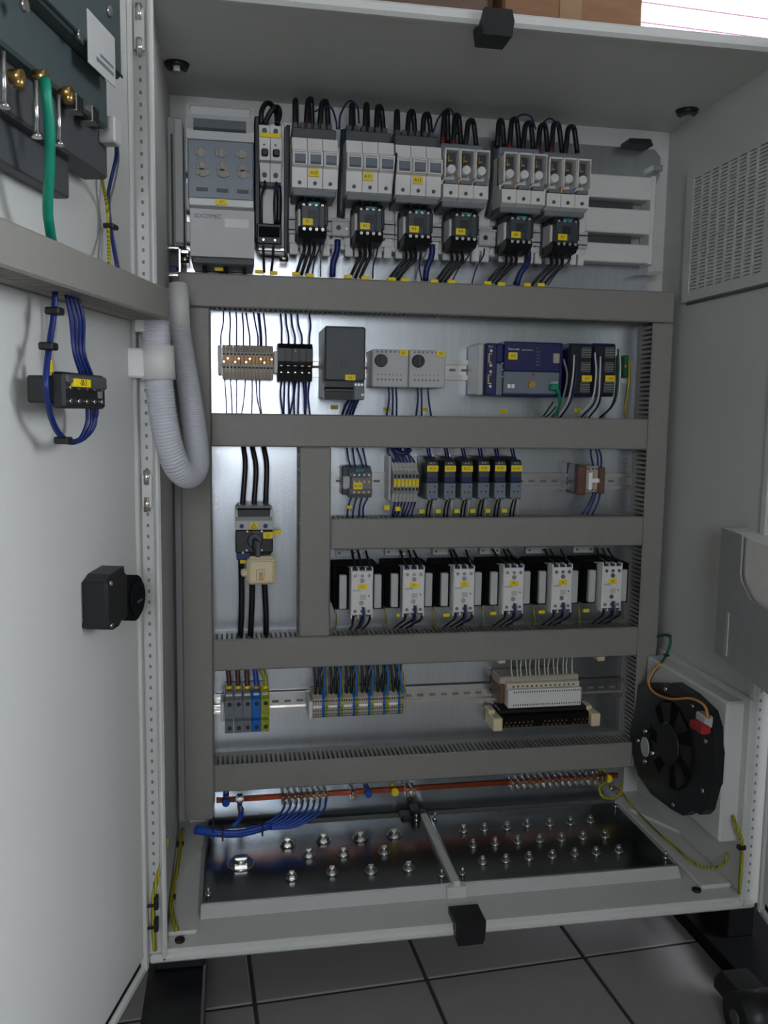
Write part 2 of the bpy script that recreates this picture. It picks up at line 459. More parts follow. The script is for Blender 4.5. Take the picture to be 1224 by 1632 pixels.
# gland plates on the floor with their blanking plugs
PLUG1 = [(384, 1375, .021), (458, 1345, .011), (515, 1338, .0115), (574, 1335, .0115), (628, 1330, .0115), (492, 1362, .0095), (547, 1360, .0095), (612, 1357, .0095), (465, 1398, .0085), (529, 1390, .009), (591, 1388, .009), (651, 1383, .009)]
PLUG2 = [(739, 1323), (772, 1321), (808, 1319), (840, 1314), (876, 1313), (909, 1311), (941, 1308), (754, 1347), (789, 1344), (825, 1341), (860, 1339), (895, 1337), (929, 1334), (964, 1332), (769, 1374), (806, 1371), (843, 1367), (880, 1364), (916, 1361), (950, 1359), (986, 1356)]
ZG = .022
for x0, x1, plugs in ((.055, .487, PLUG1), (.506, .922, [(a_, b_, .0068) for a_, b_ in PLUG2])):
    g = P('gland_plate', 'galv_dark', MB().prism([(x0, ZG), (x0+.004, ZG+.002), (x1-.004, ZG+.002), (x1, ZG), (x1, .004), (x0, .004)], 'y', .092, .352))
    part(g, 'front_fold', 'cover_grey', MB().prism([(.074, .006), (.092, .006), (.092, ZG+.001), (.089, ZG+.001)], 'x', x0-.002, x1+.002))
    part(g, 'front_edge', 'zinc', MB().box(x0-.002, x1+.002, .087, .093, ZG+.0005, ZG+.003, .001))
    for px, py, r_ in plugs:
        c = UZ(px, py, ZG+.004)
        part(g, 'blanking_plug', 'zinc', MB().cyl((c.x, c.y, ZG+.002), 'z', r_*1.35, .003, 16, r_*1.25).cyl((c.x, c.y, ZG+.005), 'z', r_*1.05, .005, 6, smooth=False).cyl((c.x, c.y, ZG+.010), 'z', r_*.7, .004, 12, r_*.6).box(c.x-r_*.55, c.x+r_*.55, c.y-r_*.28, c.y+r_*.28, ZG+.012, ZG+.017, .001))
    for yy in (.112, .33):
        for xx in (x0+.01, x1-.01):
            part(g, 'screw', 'zinc', MB().cyl((xx, yy, ZG+.002), 'z', .005, .006, 8).cyl((xx, yy, ZG+.008), 'z', .0025, .01, 6))
P('divider_bar', 'paint', MB().box(.489, .504, .075, .345, .006, .034, .003).box(.478, .515, .07, .092, .004, .026, .003))
c = U(660, 1299, .355)
P('clamp_cross', 'black', MB().box(c.x-.03, c.x+.03, .338, .372, c.z-.008, c.z+.006, .004).box(c.x-.009, c.x+.009, .335, .37, c.z-.02, c.z+.02, .003))
P('corner_gusset', 'paint', MB().prism([(.0, .16), (.0, CD), (.05, CD), (.05, .30)], 'z', .006, .02))
P('corner_gusset', 'paint', MB().prism([(CW, .22), (CW, CD), (.945, CD), (.945, .33)], 'z', .006, .02))
# stay that ties the left front corner
P('corner_screw', 'black', MB().cyl((.022, .018, .006), 'z', .008, .004, 10))
P('corner_screw', 'black', MB().cyl((.93, .03, .006), 'z', .008, .004, 10))

# ---- doors (parts of the cabinet): frame = hinge point and heading, local x along the door, local y off its inner face
def heading(ex, ey): return math.atan2(ey, ex)
LH, LA = Vector((-.029, -.014, 0)), heading(-.256, -.967)
RH, RA2 = Vector((1.029, -.014, 0)), heading(-.20, -.98)
LD = (LH, LA); RD = (RH, RA2)
LE, LN = Vector((cos(LA), sin(LA), 0)), Vector((-sin(LA), cos(LA), 0))
def DU(px, py, off):
    """picture point on the plane off metres in front of the left door's inner face: (along, up)"""
    d = ray(px, py); Pp = LH+LN*off; t = (Pp-CAM).dot(LN)/d.dot(LN); q = CAM+d*t
    return (q-LH).dot(LE), q.z
def door(frame, flip):
    H, a = frame; s_ = 1 if not flip else -1
    d = bpy.data.objects.new('door', None); COL.objects.link(d); ORG[d.name] = (0, 0, 0)
    d.parent = cab; d.location = H-Vector(ORG[cab.name]); d.rotation_euler = (0, 0, a)
    def q(n, m_, mb): return part(d, n, m_, mb)
    ys = (lambda v: v) if not flip else (lambda v: -v)
    z0, z1, L = -.012, CH+.008, .53
    q('panel', 'paint', MB().box(.004, L, ys(-.018), ys(0), z0+.018, z1-.018, .003))
    rim = MB()
    rim.box(-.004, L+.01, ys(-.022), ys(.002), z0-.010, z0+.006, .004).box(-.004, L+.01, ys(-.022), ys(.002), z1-.006, z1+.01, .004)
    rim.box(-.008, .006, ys(-.022), ys(.004), z0-.006, z1+.006, .003).box(L-.004, L+.01, ys(-.022), ys(.002), z0, z1, .003)
    q('rim', 'paint', rim)
    q('gasket', 'black_matt', MB().box(.008, L-.004, ys(-.012), ys(-.004), z0+.005, z0+.02).box(.008, L-.004, ys(-.012), ys(-.004), z1-.02, z1-.005).box(L-.018, L-.003, ys(-.012), ys(-.004), z0+.005, z1-.005))
    return d
dl = door(LD, False)
dr = door(RD, True)
# ---- the dark beams the cabinet stands on
bl = thing('support_beam', 'dark steel support beam on the floor under the left end of the cabinet', 'beam', (.03, .2, ZF))
part(bl, 'beam_body', 'black', MB().box(-.03, .062, -.30, .40, ZF, ZF+.07, .004))
part(bl, 'spacer', 'black', MB().box(-.02, .062, .03, .40, ZF+.07, -.017, .003))
br = thing('support_beam', 'black support beam with a round foot under the right end of the cabinet', 'beam', (1.0, .1, ZF))
part(br, 'beam_body', 'black_matt', MB().prism([(.955, .42), (1.13, .42), (1.13, -.25), (.99, -.25), (.962, -.06)], 'z', ZF, ZF+.028))
part(br, 'spacer', 'black_matt', MB().box(.995, 1.05, .03, .14, ZF+.028, -.017, .003))
part(br, 'spacer', 'black_matt', MB().box(.995, 1.05, .33, .40, ZF+.028, -.017, .003))
c = UZ(1200, 1605, ZF+.05)
ft = part(br, 'round_foot', 'black', MB().cyl((c.x-.03, c.y, ZF+.036), 'x', .036, .07, 20))
part(ft, 'foot_hub', 'dark_grey', MB().cyl((c.x-.033, c.y, ZF+.036), 'x', .012, .006, 12))
part(br, 'foot_bracket', 'black', MB().box(c.x-.02, c.x+.05, c.y+.01, c.y+.09, ZF+.02, ZF+.060, .012))

# ---- boxes standing on the roof
def board_box(x0, x1, y0, y1, h, label, tape):
    t = thing('cardboard_box', label, 'box', ((x0+x1)/2, (y0+y1)/2, CH))
    mb = MB(); e = .004
    mb.box(x0, x1, y0, y1, CH, CH+h, .004)
    bm_ = 'board' if tape else 'board_dark'
    part(t, 'carton', bm_, mb)
    part(t, 'top_flap', bm_, MB().box(x0+.001, (x0+x1)/2-.001, y0, y1, CH+h, CH+h+e, .001))
    part(t, 'top_flap', bm_, MB().box((x0+x1)/2+.001, x1-.001, y0, y1, CH+h, CH+h+e, .001))
    if tape: part(t, 'tape_strip', 'board_tape', MB().box(tape[0], tape[1], y0-.0008, y0+.01, CH, CH+h))
    return t
board_box(.22, .518, .10, .38, .30, 'brown cardboard box on the cabinet roof, plain front, left one of two', None)
board_box(.540, .778, .09, .37, .28, 'brown cardboard box on the cabinet roof with a pale tape strip', (.635, .672))
solo('wooden_post', 'brown', MB().box(.5195, .5385, .14, .17, CH, CH+.3, .002), 'dark brown narrow post wedged between the two cardboard boxes', 'post', (.529, .155, CH))

# ================================================================== slotted cable trunking
YT = .315
def trunk(label, kind, x0, x1, z0, z1, walls=(True, True), root=None):
    t = thing('cable_trunking', label, 'trunking', ((x0+x1)/2, YP, (z0+z1)/2), 'grey slotted cable trunking on the mounting plate')
    part(t, 'lid', 'trunk', MB().box(x0, x1, YT, YT+.007, z0, z1, .0025))
    back = MB().box(x0, x1, YP-.003, YP, z0+.001, z1-.001)
    part(t, 'base', 'trunk', back)
    pitch, fw = .0094, .0054
    for side in (0, 1):
        if not walls[side]: continue
        q = MB()
        if kind == 'h':
            z = z0+.001 if side == 0 else z1-.003
            q.box(x0, x1, YP-.020, YP-.003, z, z+.002)
            n = int((x1-x0)/pitch)
            for i in range(n): q.box(x0+i*pitch, x0+i*pitch+fw, YT+.006, YP-.020, z, z+.002)
        else:
            x = x0+.001 if side == 0 else x1-.003
            q.box(x, x+.002, YP-.020, YP-.003, z0, z1)
            n = int((z1-z0)/pitch)
            for i in range(n): q.box(x, x+.002, YT+.006, YP-.020, z0+i*pitch, z0+i*pitch+fw)
        part(t, 'slotted_wall', 'trunk', q, kind='stuff')
    return t
def hz(px, py): q = U(px, py, YT); return q.z
def hx(px, py): q = U(px, py, YT); return q.x
xl0, xl1 = hx(288, 800), hx(337, 800)          # left upright
xr0 = hx(1028, 800); xr1 = hx(1076, 480)            # right upright
xm0, xm1 = hx(477, 850), hx(527, 850)          # short middle upright
zt1, zt0 = hz(680, 449), hz(680, 501)
z21, z20 = hz(690, 663), hz(690, 714)
z31, z30 = hz(770, 825), hz(770, 873)
z41, z40 = hz(670, 1010), hz(670, 1058)
z51, z50 = hz(660, 1203), hz(660, 1244)
trunk('grey slotted trunking running full width below the contactors', 'h', xl0, xr1, zt0, zt1)
trunk('tall grey slotted trunking down the left side of the plate', 'v', xl0, xl1, hz(310, 1308), zt0-.001)
trunk('tall grey slotted trunking down the right side of the plate', 'v', xr0, xr1, z50, zt0-.001)
trunk('grey slotted trunking between the controller row and the relay row', 'h', xl1+.0005, xr0-.0005, z20, z21)
trunk('short upright grey trunking to the right of the main switch', 'v', xm0, xm1, z41+.0005, z20-.0005)
trunk('grey slotted trunking between the slim relays and the solid state relays', 'h', xm1+.0005, xr0-.0005, z30, z31)
trunk('grey slotted trunking between the solid state relays and the terminals', 'h', xl1+.0005, xr0-.0005, z40, z41)
trunk('lowest grey slotted trunking just above the copper bar', 'h', xl1+.0005, xr0-.0005, z50, z51)
q = MB().box(xl0+.012, xl0+.018, YT-.004, YT, z21-.03, z21-.024)

# ================================================================== DIN rails
def din_rail(label, px0, px1, py0, py1, pc, hole=True):
    """top hat rail on the plate; edges read at its front flanges"""
    y = YP-.0075
    x0, x1 = U(px0, (py0+py1)/2, y).x, U(px1, (py0+py1)/2, y).x
    z1, z0 = U(pc, py0, y).z, U(pc, py1, y).z
    t = thing('din_rail', label, 'rail', ((x0+x1)/2, YP, (z0+z1)/2))
    h = (z1-z0)
    part(t, 'hat_profile', 'zinc', MB().box(x0, x1, YP-.0015, YP, z0+h*.22, z1-h*.22).box(x0, x1, YP-.0075, YP, z0+h*.19, z0+h*.24).box(x0, x1, YP-.0075, YP, z1-h*.24, z1-h*.19).box(x0, x1, YP-.0085, YP-.0070, z0, z0+h*.24).box(x0, x1, YP-.0085, YP-.0070, z1-h*.24, z1))
    if hole:
        sl = MB(); k = x0+.01
        while k < x1-.02: sl.box(k, k+.013, YP-.0019, YP-.0014, (z0+z1)/2-.0025, (z0+z1)/2+.0025); k += .025
        part(t, 'slots', 'mid_grey', sl, kind='stuff')
    return t
din_rail('zinc rail behind the upper terminals and the controller', 343, 1000, 574, 606, 740)
din_rail('zinc rail behind the slim relays', 528, 1008, 754, 780, 760)
din_rail('zinc rail behind the lower terminals', 345, 1000, 1091, 1122, 730)

# ================================================================== upper row: busbar system and feeders
YA = .335                                  # front of the busbar adapters
def dev(name, label, cat, x0, x1, z0, group=None): return thing(name, label, cat, ((x0+x1)/2, YP, z0), group)
def screws(parent, pts, y, r_=.0028, name='screw', mname='zinc'):
    for x, z in pts:
        part(parent, name, mname, MB().cyl((x, y+.001, z), 'y', r_, -.0022, 8))

bx0, bx1 = U(296, 340, .345).x, U(1040, 340, .345).x
bb = thing('busbar_cover', 'off-white three-bar busbar cover running behind the fuse holders, bare at its right end', 'busbar', ((bx0+bx1)/2, YP, 1.18))
for a_, b_ in ((279, 316), (332, 371), (388, 418)):
    z1, z0 = U(985, a_, .345).z, U(985, b_, .345).z
    part(bb, 'cover_bar', 'white', MB().box(bx0, bx1, .345, .352, z0, z1, .002).box(bx0, bx1, .352, YP-.004, z1-.003, z1).box(bx0, bx1, .352, YP-.004, z0, z0+.003))
    part(bb, 'copper_bar', 'copper', MB().box(bx0+.01, bx1-.04, .36, .366, z0+.01, z1-.01))
part(bb, 'end_support', 'white', MB().box(bx1-.006, bx1+.004, .342, YP, U(985, 420, .345).z, U(985, 277, .345).z, .002))
part(bb, 'bar_carrier', 'dark_grey', MB().box(bx0+.02, bx1-.03, YP-.012, YP-.001, U(985, 405, .345).z, U(985, 290, .345).z))

# fuse switch disconnector at the far left
YF0 = .27
x0, x1, z0, z1 = R(298, 160, 405, 416, YF0)
def zz(py, y=YF0, px=350): return U(px, py, y).z
def xx(px, y=YF0, py=300): return U(px, py, y).x
fs = dev('fuse_switch', 'large light grey fuse switch with smoked window, far left of the top row', 'switch', x0, x1, z0)
part(fs, 'housing', 'cover_grey', MB().box(x0+.003, x1-.003, YF0+.02, YP, z0+.006, z1-.002, .004))
part(fs, 'top_cover', 'cover_grey', MB().prism([(YF0+.03, zz(222)), (YF0+.006, zz(222)), (YF0+.006, zz(206)), (YF0+.018, zz(184)), (YF0+.026, z1), (YF0+.04, z1)], 'x', x0, x1))
gx0, gx1 = xx(309), xx(393)
gg = part(fs, 'grille', 'mid_grey', MB().prism([(YF0+.02, zz(208)), (YF0+.0052, zz(208)), (YF0+.016, zz(186)), (YF0+.03, zz(186))], 'x', gx0, gx1))
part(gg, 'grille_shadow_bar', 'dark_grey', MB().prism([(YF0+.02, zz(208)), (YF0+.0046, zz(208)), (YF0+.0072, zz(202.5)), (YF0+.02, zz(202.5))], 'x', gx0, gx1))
part(fs, 'window', 'cover_blue', MB().box(x0+.001, x1-.001, YF0+.003, YF0+.022, zz(317), zz(223), .002), 'blue grey smoked fuse window')
for i in range(3):
    px = 320+i*32.5
    for j, py in enumerate((242, 264, 274)):
        c = U(px+j*1.5, py+i*1.6, YF0); r_ = (.010, .009, .011)[j]
        part(fs, 'fuse_contact', 'contact', MB().box(c.x-r_, c.x+r_, YF0+.0012, YF0+.004, c.z-.005, c.z+.005, .001).box(c.x-r_*.5, c.x+r_*.5, YF0, YF0+.004, c.z-.0075, c.z+.0075, .001))
    c = U(px+2, 301+i*2, YF0)
    part(fs, 'slot', 'dark_grey', MB().box(c.x-.010, c.x+.010, YF0+.0015, YF0+.004, c.z-.003, c.z+.003))
part(fs, 'middle_strip', 'white', MB().box(x0+.003, x1-.001, YF0-.001, YF0+.02, zz(329), zz(317), .0015))
yellow_label(fs, 'A7', xx(344), xx(362), zz(327), zz(317.5), YF0-.002)
lc = part(fs, 'lower_cover', 'cover_grey', MB().prism([(YF0+.03, zz(411)), (YF0+.002, zz(409)), (YF0-.004, zz(367)), (YF0-.004, zz(335)), (YF0+.03, zz(333))], 'x', x0+.005, x1))
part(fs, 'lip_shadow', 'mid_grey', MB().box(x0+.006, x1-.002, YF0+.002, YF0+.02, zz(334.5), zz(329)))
lettering(fs, 'SOCOMEC', .0098, (xx(331), YF0-.0043, zz(346.5)), 'dark_grey')
part(fs, 'type_plate', 'white', MB().box(xx(357), xx(396.5), YF0-.0048, YF0, zz(363), zz(348.5), .0004), 'white type plate')
part(fs, 'terminal_shroud', 'dark_grey', MB().box(x0+.006, x1, YF0+.012, YP-.02, z0-.004, z0+.008, .002))
wires([[(326, 414, .30), (326, 424, .305), (327, 436, .335)], [(360, 415, .30), (360, 425, .305), (361, 437, .335)], [(389, 416, .30), (389, 426, .305), (390, 438, .335)]], .0046, 'wire_black', 'thick black', 'under the large fuse switch', 'thick cables under the fuse switch', 'cable', 8)
marker(349, 429, .315, .016, .006, 'yellow wire marker between the thick cables under the fuse switch', None)
# bright rail ends left and right of it
for px, py, lb in ((296, 409, 'shiny rounded metal rail end at lower left of the fuse switch'), (453, 407, 'shiny rounded metal rail end under the two-pole circuit breaker')):
    c = U(px, py, .345)
    solo('rail_end', 'chrome', MB().box(c.x-.010, c.x+.008, .335, YP, c.z+.002, c.z+.012, .003).cyl((c.x-.009, .343, c.z-.006), 'x', .006, .016, 12).box(c.x-.009, c.x+.006, .345, YP, c.z-.010, c.z-.002, .002), lb, 'rail', (c.x, YP, c.z))

# two-pole breaker on its own adapter
YB2 = .285
x0, x1, z0, z1 = R(405, 195, 455, 405, .33)
ad = dev('busbar_adapter', 'narrow busbar adapter carrying the two-pole circuit breaker', 'adapter', x0, x1, z0)
part(ad, 'adapter_plate', 'white', MB().box(x0+.008, x1, .33, .345, z0, z1, .002))
part(ad, 'side_rail', 'black', MB().box(x0, x0+.010, .30, .35, z0+.02, z1, .002))
part(ad, 'side_rail', 'dark_grey', MB().box(x1-.003, x1+.002, .315, .35, z0+.0, z1-.01, .001))
part(ad, 'rail_clip', 'zinc', MB().box(x0+.006, x1+.002, .325, .345, z0+.004, z0+.012, .002))
x0, x1, z0, z1 = R(413.5, 196, 448.5, 286, YB2)
cb = dev('circuit_breaker', 'white two-pole circuit breaker with a yellow strip at its top', 'breaker', x0, x1, z0)
zt = lambda f: z0+(z1-z0)*f
xm = (x0+x1)/2
for a_, b_ in ((x0, xm-.0006), (xm+.0006, x1)):
    po = part(cb, 'pole', 'white', MB().prism([(YP-.03, z0), (YB2+.018, z0), (YB2+.016, zt(.33)), (YB2, zt(.34)), (YB2, zt(.72)), (YB2+.014, zt(.74)), (YB2+.014, z1), (YP-.03, z1)], 'x', a_, b_))
    c = (a_+b_)/2
    part(po, 'toggle', 'black', MB().box(c-.006, c+.006, YB2-.007, YB2+.004, zt(.40), zt(.53), .002))
    part(po, 'terminal_screw', 'dark_grey', MB().cyl((c, YB2+.0145, zt(.90)), 'y', .0045, -.003, 10).cyl((c, YB2+.0175, zt(.12)), 'y', .0045, -.003, 10))
    part(po, 'green_flag', 'green_dark', MB().box(c-.003, c+.001, YB2-.0006, YB2+.001, zt(.60), zt(.625)))
part(cb, 'marker_strip', 'yellow', MB().box(x0+.001, x1-.001, YB2+.011, YB2+.016, zt(.78), zt(.86), .0006), 'yellow marker strip')
part(cb, 'lower_terminal', 'dark_grey', MB().box(x0+.002, x1-.002, YB2+.024, YP-.04, z0-.006, z0+.002, .001))
# loops over the breaker
solo('cable', 'wire_black', MB().tube([U(416, 198, .30), U(417, 178, .30), U(424, 165, .31), U(433, 167, .32), U(440, 180, .32), U(442, 198, .30)], .0046, 8), 'thick black cable loop over the breaker, taller left one', 'cable', tuple(U(416, 198, .30)), 'cable loops over the breaker')
solo('cable', 'wire_black', MB().tube([U(422, 198, .30), U(428, 184, .30), U(436, 173, .30), U(443, 171, .31), U(446, 182, .31), U(441, 198, .30)], .0046, 8), 'thick black cable loop over the breaker, lower right one', 'cable', tuple(U(422, 198, .30)), 'cable loops over the breaker')
x0, x1, z0, z1 = R(409, 356, 449, 389, .29)
tb = dev('terminal_block', 'black terminal block below the two-pole circuit breaker', 'terminal', x0, x1, z0)
part(tb, 'body', 'black', MB().box(x0, x1, .29, .335, z0, z1, .002))
part(tb, 'cover', 'black_matt', MB().box(x0+.004, x1-.004, .287, .30, z0+.012, z1-.006, .001))
screws(tb, [(x0+.012, z0+.007), (x1-.012, z0+.007)], .289, .0022)
wires([[(422, 288, .30), (422, 298, .30), (417, 312, .31), (417, 358, .315)], [(441, 290, .30), (438, 305, .30), (437, 330, .31), (438, 358, .315)]], .0022, 'wire_black', 'thin black', 'from the breaker to its terminal block', 'thin wires under the breaker')
wires([[(444, 296, .31), (445, 320, .312), (444, 358, .315)]], .005, 'wire_black', 'thick black', 'between the breaker and the black terminal block', None, 'cable', 8)
c = U(440, 298, .305); solo('wire_ferrule', 'blue', MB().cyl((c.x, .305, c.z+.004), 'z', .0036, -.010, 8), 'blue ferrule on the thick cable under the breaker', 'ferrule', (c.x, .305, c.z))
wires([[(419, 388, .315), (420, 405, .32), (421, 434, .34)], [(436, 388, .315), (435, 410, .32), (432, 436, .34)]], .0024, 'wire_black', 'black', 'dropping from the black terminal block', 'wires under the black terminal block')
for i, (px, py) in enumerate(((413, 433), (436, 435))):
    marker(px, py, .318, .014, .006, 'yellow marker on the %s wire under the black terminal block' % ('left', 'right')[i], 'markers under the terminal block')

# six busbar adapters with rail pieces
AD = [(460, 545, 232), (549, 627, 240), (630, 702, 246), (706, 783, 250), (796, 868, 255), (872, 935, 262)]
names6 = ['leftmost', 'second', 'third', 'fourth', 'fifth', 'rightmost']
pos6 = ['leftmost of six', 'second of six', 'third of six', 'fourth of six', 'fifth of six', 'rightmost of six']
for i, (a_, b_, py) in enumerate(AD):
    yb = 407+i*3
    x0, x1, z0, z1 = R(a_, py, b_, yb, YA)
    t = dev('busbar_adapter', 'white busbar adapter plate behind the %s contactor' % names6[i], 'adapter', x0, x1, z0, 'busbar adapters under the contactors')
    h = z1-z0
    q = MB().box(x0, x1, YA, YA+.01, z0+.02, z1, .002)
    for k in range(5):
        xa = x0+(x1-x0)*k/5
        q.box(xa+.002, xa+(x1-x0)/5-.002, YA, YA+.01, z0, z0+.021, .001)
    part(t, 'adapter_plate', 'white', q)
    for k in (.18, .5, .8):
        xa = x0+(x1-x0)*k
        part(t, 'hole', 'dark_grey', MB().cyl((xa, YA+.001, z0+.034), 'y', .0036, -.0016, 10))
    zc = U((a_+b_)/2, 361+i*4.4, YA).z
    part(t, 'rail_piece', 'cover_grey', MB().box(x0-.001, x1+.001, YA-.007, YA-.0055, zc-.016, zc+.016).box(x0-.001, x1+.001, YA-.007, YA+.002, zc+.008, zc+.010).box(x0-.001, x1+.001, YA-.007, YA+.002, zc-.010, zc-.008))
# rail bridges between the contactors
for i, (px, py) in enumerate(((543, 363), (777, 379))):
    c = U(px, py, .322)
    t = thing('rail_bridge', 'light grey rail bridge piece between the %s contactors' % ('first and second', 'fourth and fifth')[i], 'bracket', (c.x, YA, c.z), 'rail bridges between contactors')
    part(t, 'bridge_plate', 'cover_grey', MB().box(c.x-.017, c.x+.017, .322, .33, c.z-.015, c.z+.015, .002).box(c.x-.017, c.x+.017, .318, .33, c.z+.011, c.z+.015, .001))
    part(t, 'slot_screw', 'black', MB().cyl((c.x-.004, .3225, c.z), 'y', .0045, -.002, 10))
    screws(t, [(c.x+.011, c.z-.001)], .322, .002)

# ------------------------------------------------------------------ fuse holders
YH = .245
def fuse_profile(z0, z1):
    h = z1-z0
    return [(YA, z0+.004), (YH+.03, z0), (YH+.012, z0+.004), (YH+.010, z0+h*.40), (YH, z0+h*.43), (YH, z0+h*.68), (YH+.012, z0+h*.74), (YH+.016, z0+h*.96), (YH+.03, z1), (YA, z1)]
def fuse_closed(label, a_, b_, py0, py1, text, lx):
    x0, x1, z0, z1 = R(a_, py0, b_, py1, YH)
    t = dev('fuse_holder', label, 'fuse holder', x0, x1, z0, 'closed triple fuse holders')
    h = z1-z0; wv = (x1-x0)/3
    for k in range(3):
        a = x0+k*wv+.0005; b = a+wv-.001
        p = part(t, 'pole', 'white', MB().prism(fuse_profile(z0, z1), 'x', a, b))
        part(p, 'handle', 'cover_blue', MB().prism([(YH+.002, z0+h*.44), (YH-.007, z0+h*.47), (YH-.006, z0+h*.60), (YH+.002, z0+h*.64)], 'x', a+.004, b-.004), 'grey blue pull handle')
        part(p, 'handle_frame', 'white', MB().prism([(a+.001, z0+h*.44), (a+.0035, z0+h*.44), (a+.0035, z0+h*.655), (b-.0035, z0+h*.655), (b-.0035, z0+h*.44), (b-.001, z0+h*.44), (b-.001, z0+h*.675), (a+.001, z0+h*.675)], 'y', YH-.004, YH+.004))
        part(p, 'screw_hole', 'dark_grey', MB().cyl(((a+b)/2, YH+.0115, z0+h*.13), 'y', .0034, -.0016, 10))
    part(t, 'terminal_shroud', 'mid_grey', MB().box(x0+.002, x1-.002, YH+.02, YA, z0-.008, z0+.004, .002))
    part(t, 'terminal_comb', 'dark_grey', MB().box(x0+.002, x1-.002, YH+.035, YA, z1-.004, z1+.020, .002))
    q = MB()
    for k in range(6): q.box(x0+.004+k*(x1-x0-.008)/6, x0+.004+(k+.7)*(x1-x0-.008)/6, YH+.040, YA, z1+.019, z1+.030, .001)
    part(t, 'terminal_tongues', 'slate', q, kind='stuff')
    c = x0+wv*lx
    yellow_label(t, text, c-.009, c+.009, z0+h*.245, z0+h*.385, YH+.0095)
    return t
fuse_closed('closed white triple fuse holder marked with a yellow label, leftmost of six', 466, 540, 213, 301, 'A10', 1.42)
fuse_closed('closed white triple fuse holder with a yellow label, second from the left', 553, 630, 218, 308, 'A11', 1.35)
fuse_closed('closed white triple fuse holder with a yellow label, third from the left', 632, 706, 225, 313, 'A12', 1.45)
def fuse_open(label, a_, b_, py0, py1, mark):
    x0, x1, z0, z1 = R(a_, py0, b_, py1, YH)
    t = dev('fuse_holder', label, 'fuse holder', x0, x1, z0, 'open triple fuse holders')
    h = z1-z0; wv = (x1-x0)/3
    for k in range(3):
        a = x0+k*wv+.0005; b = a+wv-.001; c = (a+b)/2
        p = part(t, 'pole', 'white', MB().prism([(YA, z0+.004), (YH+.02, z0), (YH+.006, z0+.004), (YH+.006, z0+h*.30), (YH+.024, z0+h*.33), (YH+.024, z0+h*.42), (YH+.032, z0+h*.44), (YH+.034, z1), (YA, z1)], 'x', a, b))
        part(p, 'frame', 'white', MB().box(a, a+.003, YH, YH+.04, z0+h*.42, z0+h*.98, .0008).box(b-.0015, b, YH, YH+.04, z0+h*.42, z0+h*.98, .0008).box(a, b, YH, YH+.03, z0+h*.95, z0+h*.985, .0008))
        part(p, 'contact_cavity', 'slate', MB().box(a+.004, b-.003, YH+.022, YH+.036, z0+h*.70, z0+h*.94))
        part(p, 'contact', 'brass', MB().box(c-.004, c+.003, YH+.012, YH+.03, z0+h*.76, z0+h*.80, .001).box(c-.005, c-.002, YH+.012, YH+.03, z0+h*.74, z0+h*.90, .001))
        part(p, 'fuse_knob', 'white', MB().cyl((c+.001, YH+.03, z0+h*.60), 'y', .0088, -.024, 14, .0075), 'round white fuse end')
        part(p, 'slot', 'mid_grey', MB().box(a+.002, b-.002, YH+.0035, YH+.02, z0+h*.31, z0+h*.385, .001))
        part(p, 'screw_hole', 'dark_grey', MB().cyl((c, YH+.0065, z0+h*.13), 'y', .0034, -.0016, 10))
    c = x0+wv*(1.0 if mark else .9)
    part(t, 'orange_tab', 'orange', MB().box(c-.002, c+.001, YH+.0025, YH+.006, z0+h*.31, z0+h*.40))
    part(t, 'terminal_shroud', 'mid_grey', MB().box(x0+.002, x1-.002, YH+.02, YA, z0-.010, z0+.004, .002))
    part(t, 'terminal_comb', 'cover_blue', MB().box(x0+.002, x1-.002, YH+.038, YA, z1-.004, z1+.018, .002))
    return t
fuse_open('open triple fuse holder with bare round fuse ends, fourth from the left', 708, 781, 236, 318, 1)
fuse_open('open triple fuse holder with bare round fuse ends, fifth from the left', 802, 872, 242, 327, 0)
fuse_open('open triple fuse holder with bare round fuse ends, rightmost of six', 874, 942, 250, 333, 1)

# cables looping into the tops of the fuse holders
LOOPS = [(470, 198, 471, 158, 472, 198), (487, 200, 495, 156, 498, 202), (508, 203, 518, 160, 524, 205), (560, 206, 561, 166, 563, 207), (582, 208, 584, 165, 586, 210), (599, 212, 604, 168, 612, 212), (631, 216, 633, 176, 634, 216), (648, 216, 656, 176, 662, 216), (672, 218, 680, 180, 688, 218), (705, 222, 712, 176, 714, 222), (722, 226, 728, 182, 735, 226), (741, 228, 751, 190, 759, 226), (792, 226, 798, 190, 803, 226), (811, 232, 820, 188, 828, 232), (832, 234, 843, 194, 850, 232), (856, 236, 866, 197, 873, 236), (878, 238, 886, 195, 896, 238), (900, 240, 911, 200, 920, 236)]
lab = ['first', 'second', 'third']
holder = ['leftmost fuse holder', 'second fuse holder', 'third fuse holder', 'fourth fuse holder', 'fifth fuse holder', 'rightmost fuse holder']
for i, (a_, b_, c_, d_, e_, f_) in enumerate(LOOPS):
    ya, ybk = .30, .325
    b_ += 8; f_ += 8
    pts = [U(a_, b_, ya), U(a_*.75+c_*.25, (b_*1.6+d_)/2.6, ya), U((a_+c_)/2, d_+7, ya+.006), U(c_, d_+2, ya+.012), U((c_+e_)/2, d_+8, ybk), U(e_, f_, ybk)]
    o = thing('cable', '%s black cable loop above the %s' % (lab[i % 3], holder[i//3]), 'cable', tuple(pts[0]), 'cable loops above the fuse holders')
    part(o, 'sheath', 'wire_black', MB().tube(pts, .0050, 8))
    if i % 3 != 2 and i not in (0, 3, 6, 12):
        p = MB(); p.tube([pts[0]*.97+pts[1]*.03-Vector((0, 0, .001)), pts[0]*.45+pts[1]*.55], .0054, 8, 1)
        part(o, 'sleeve', 'sleeve_red', p, 'dark red heat shrink sleeve')
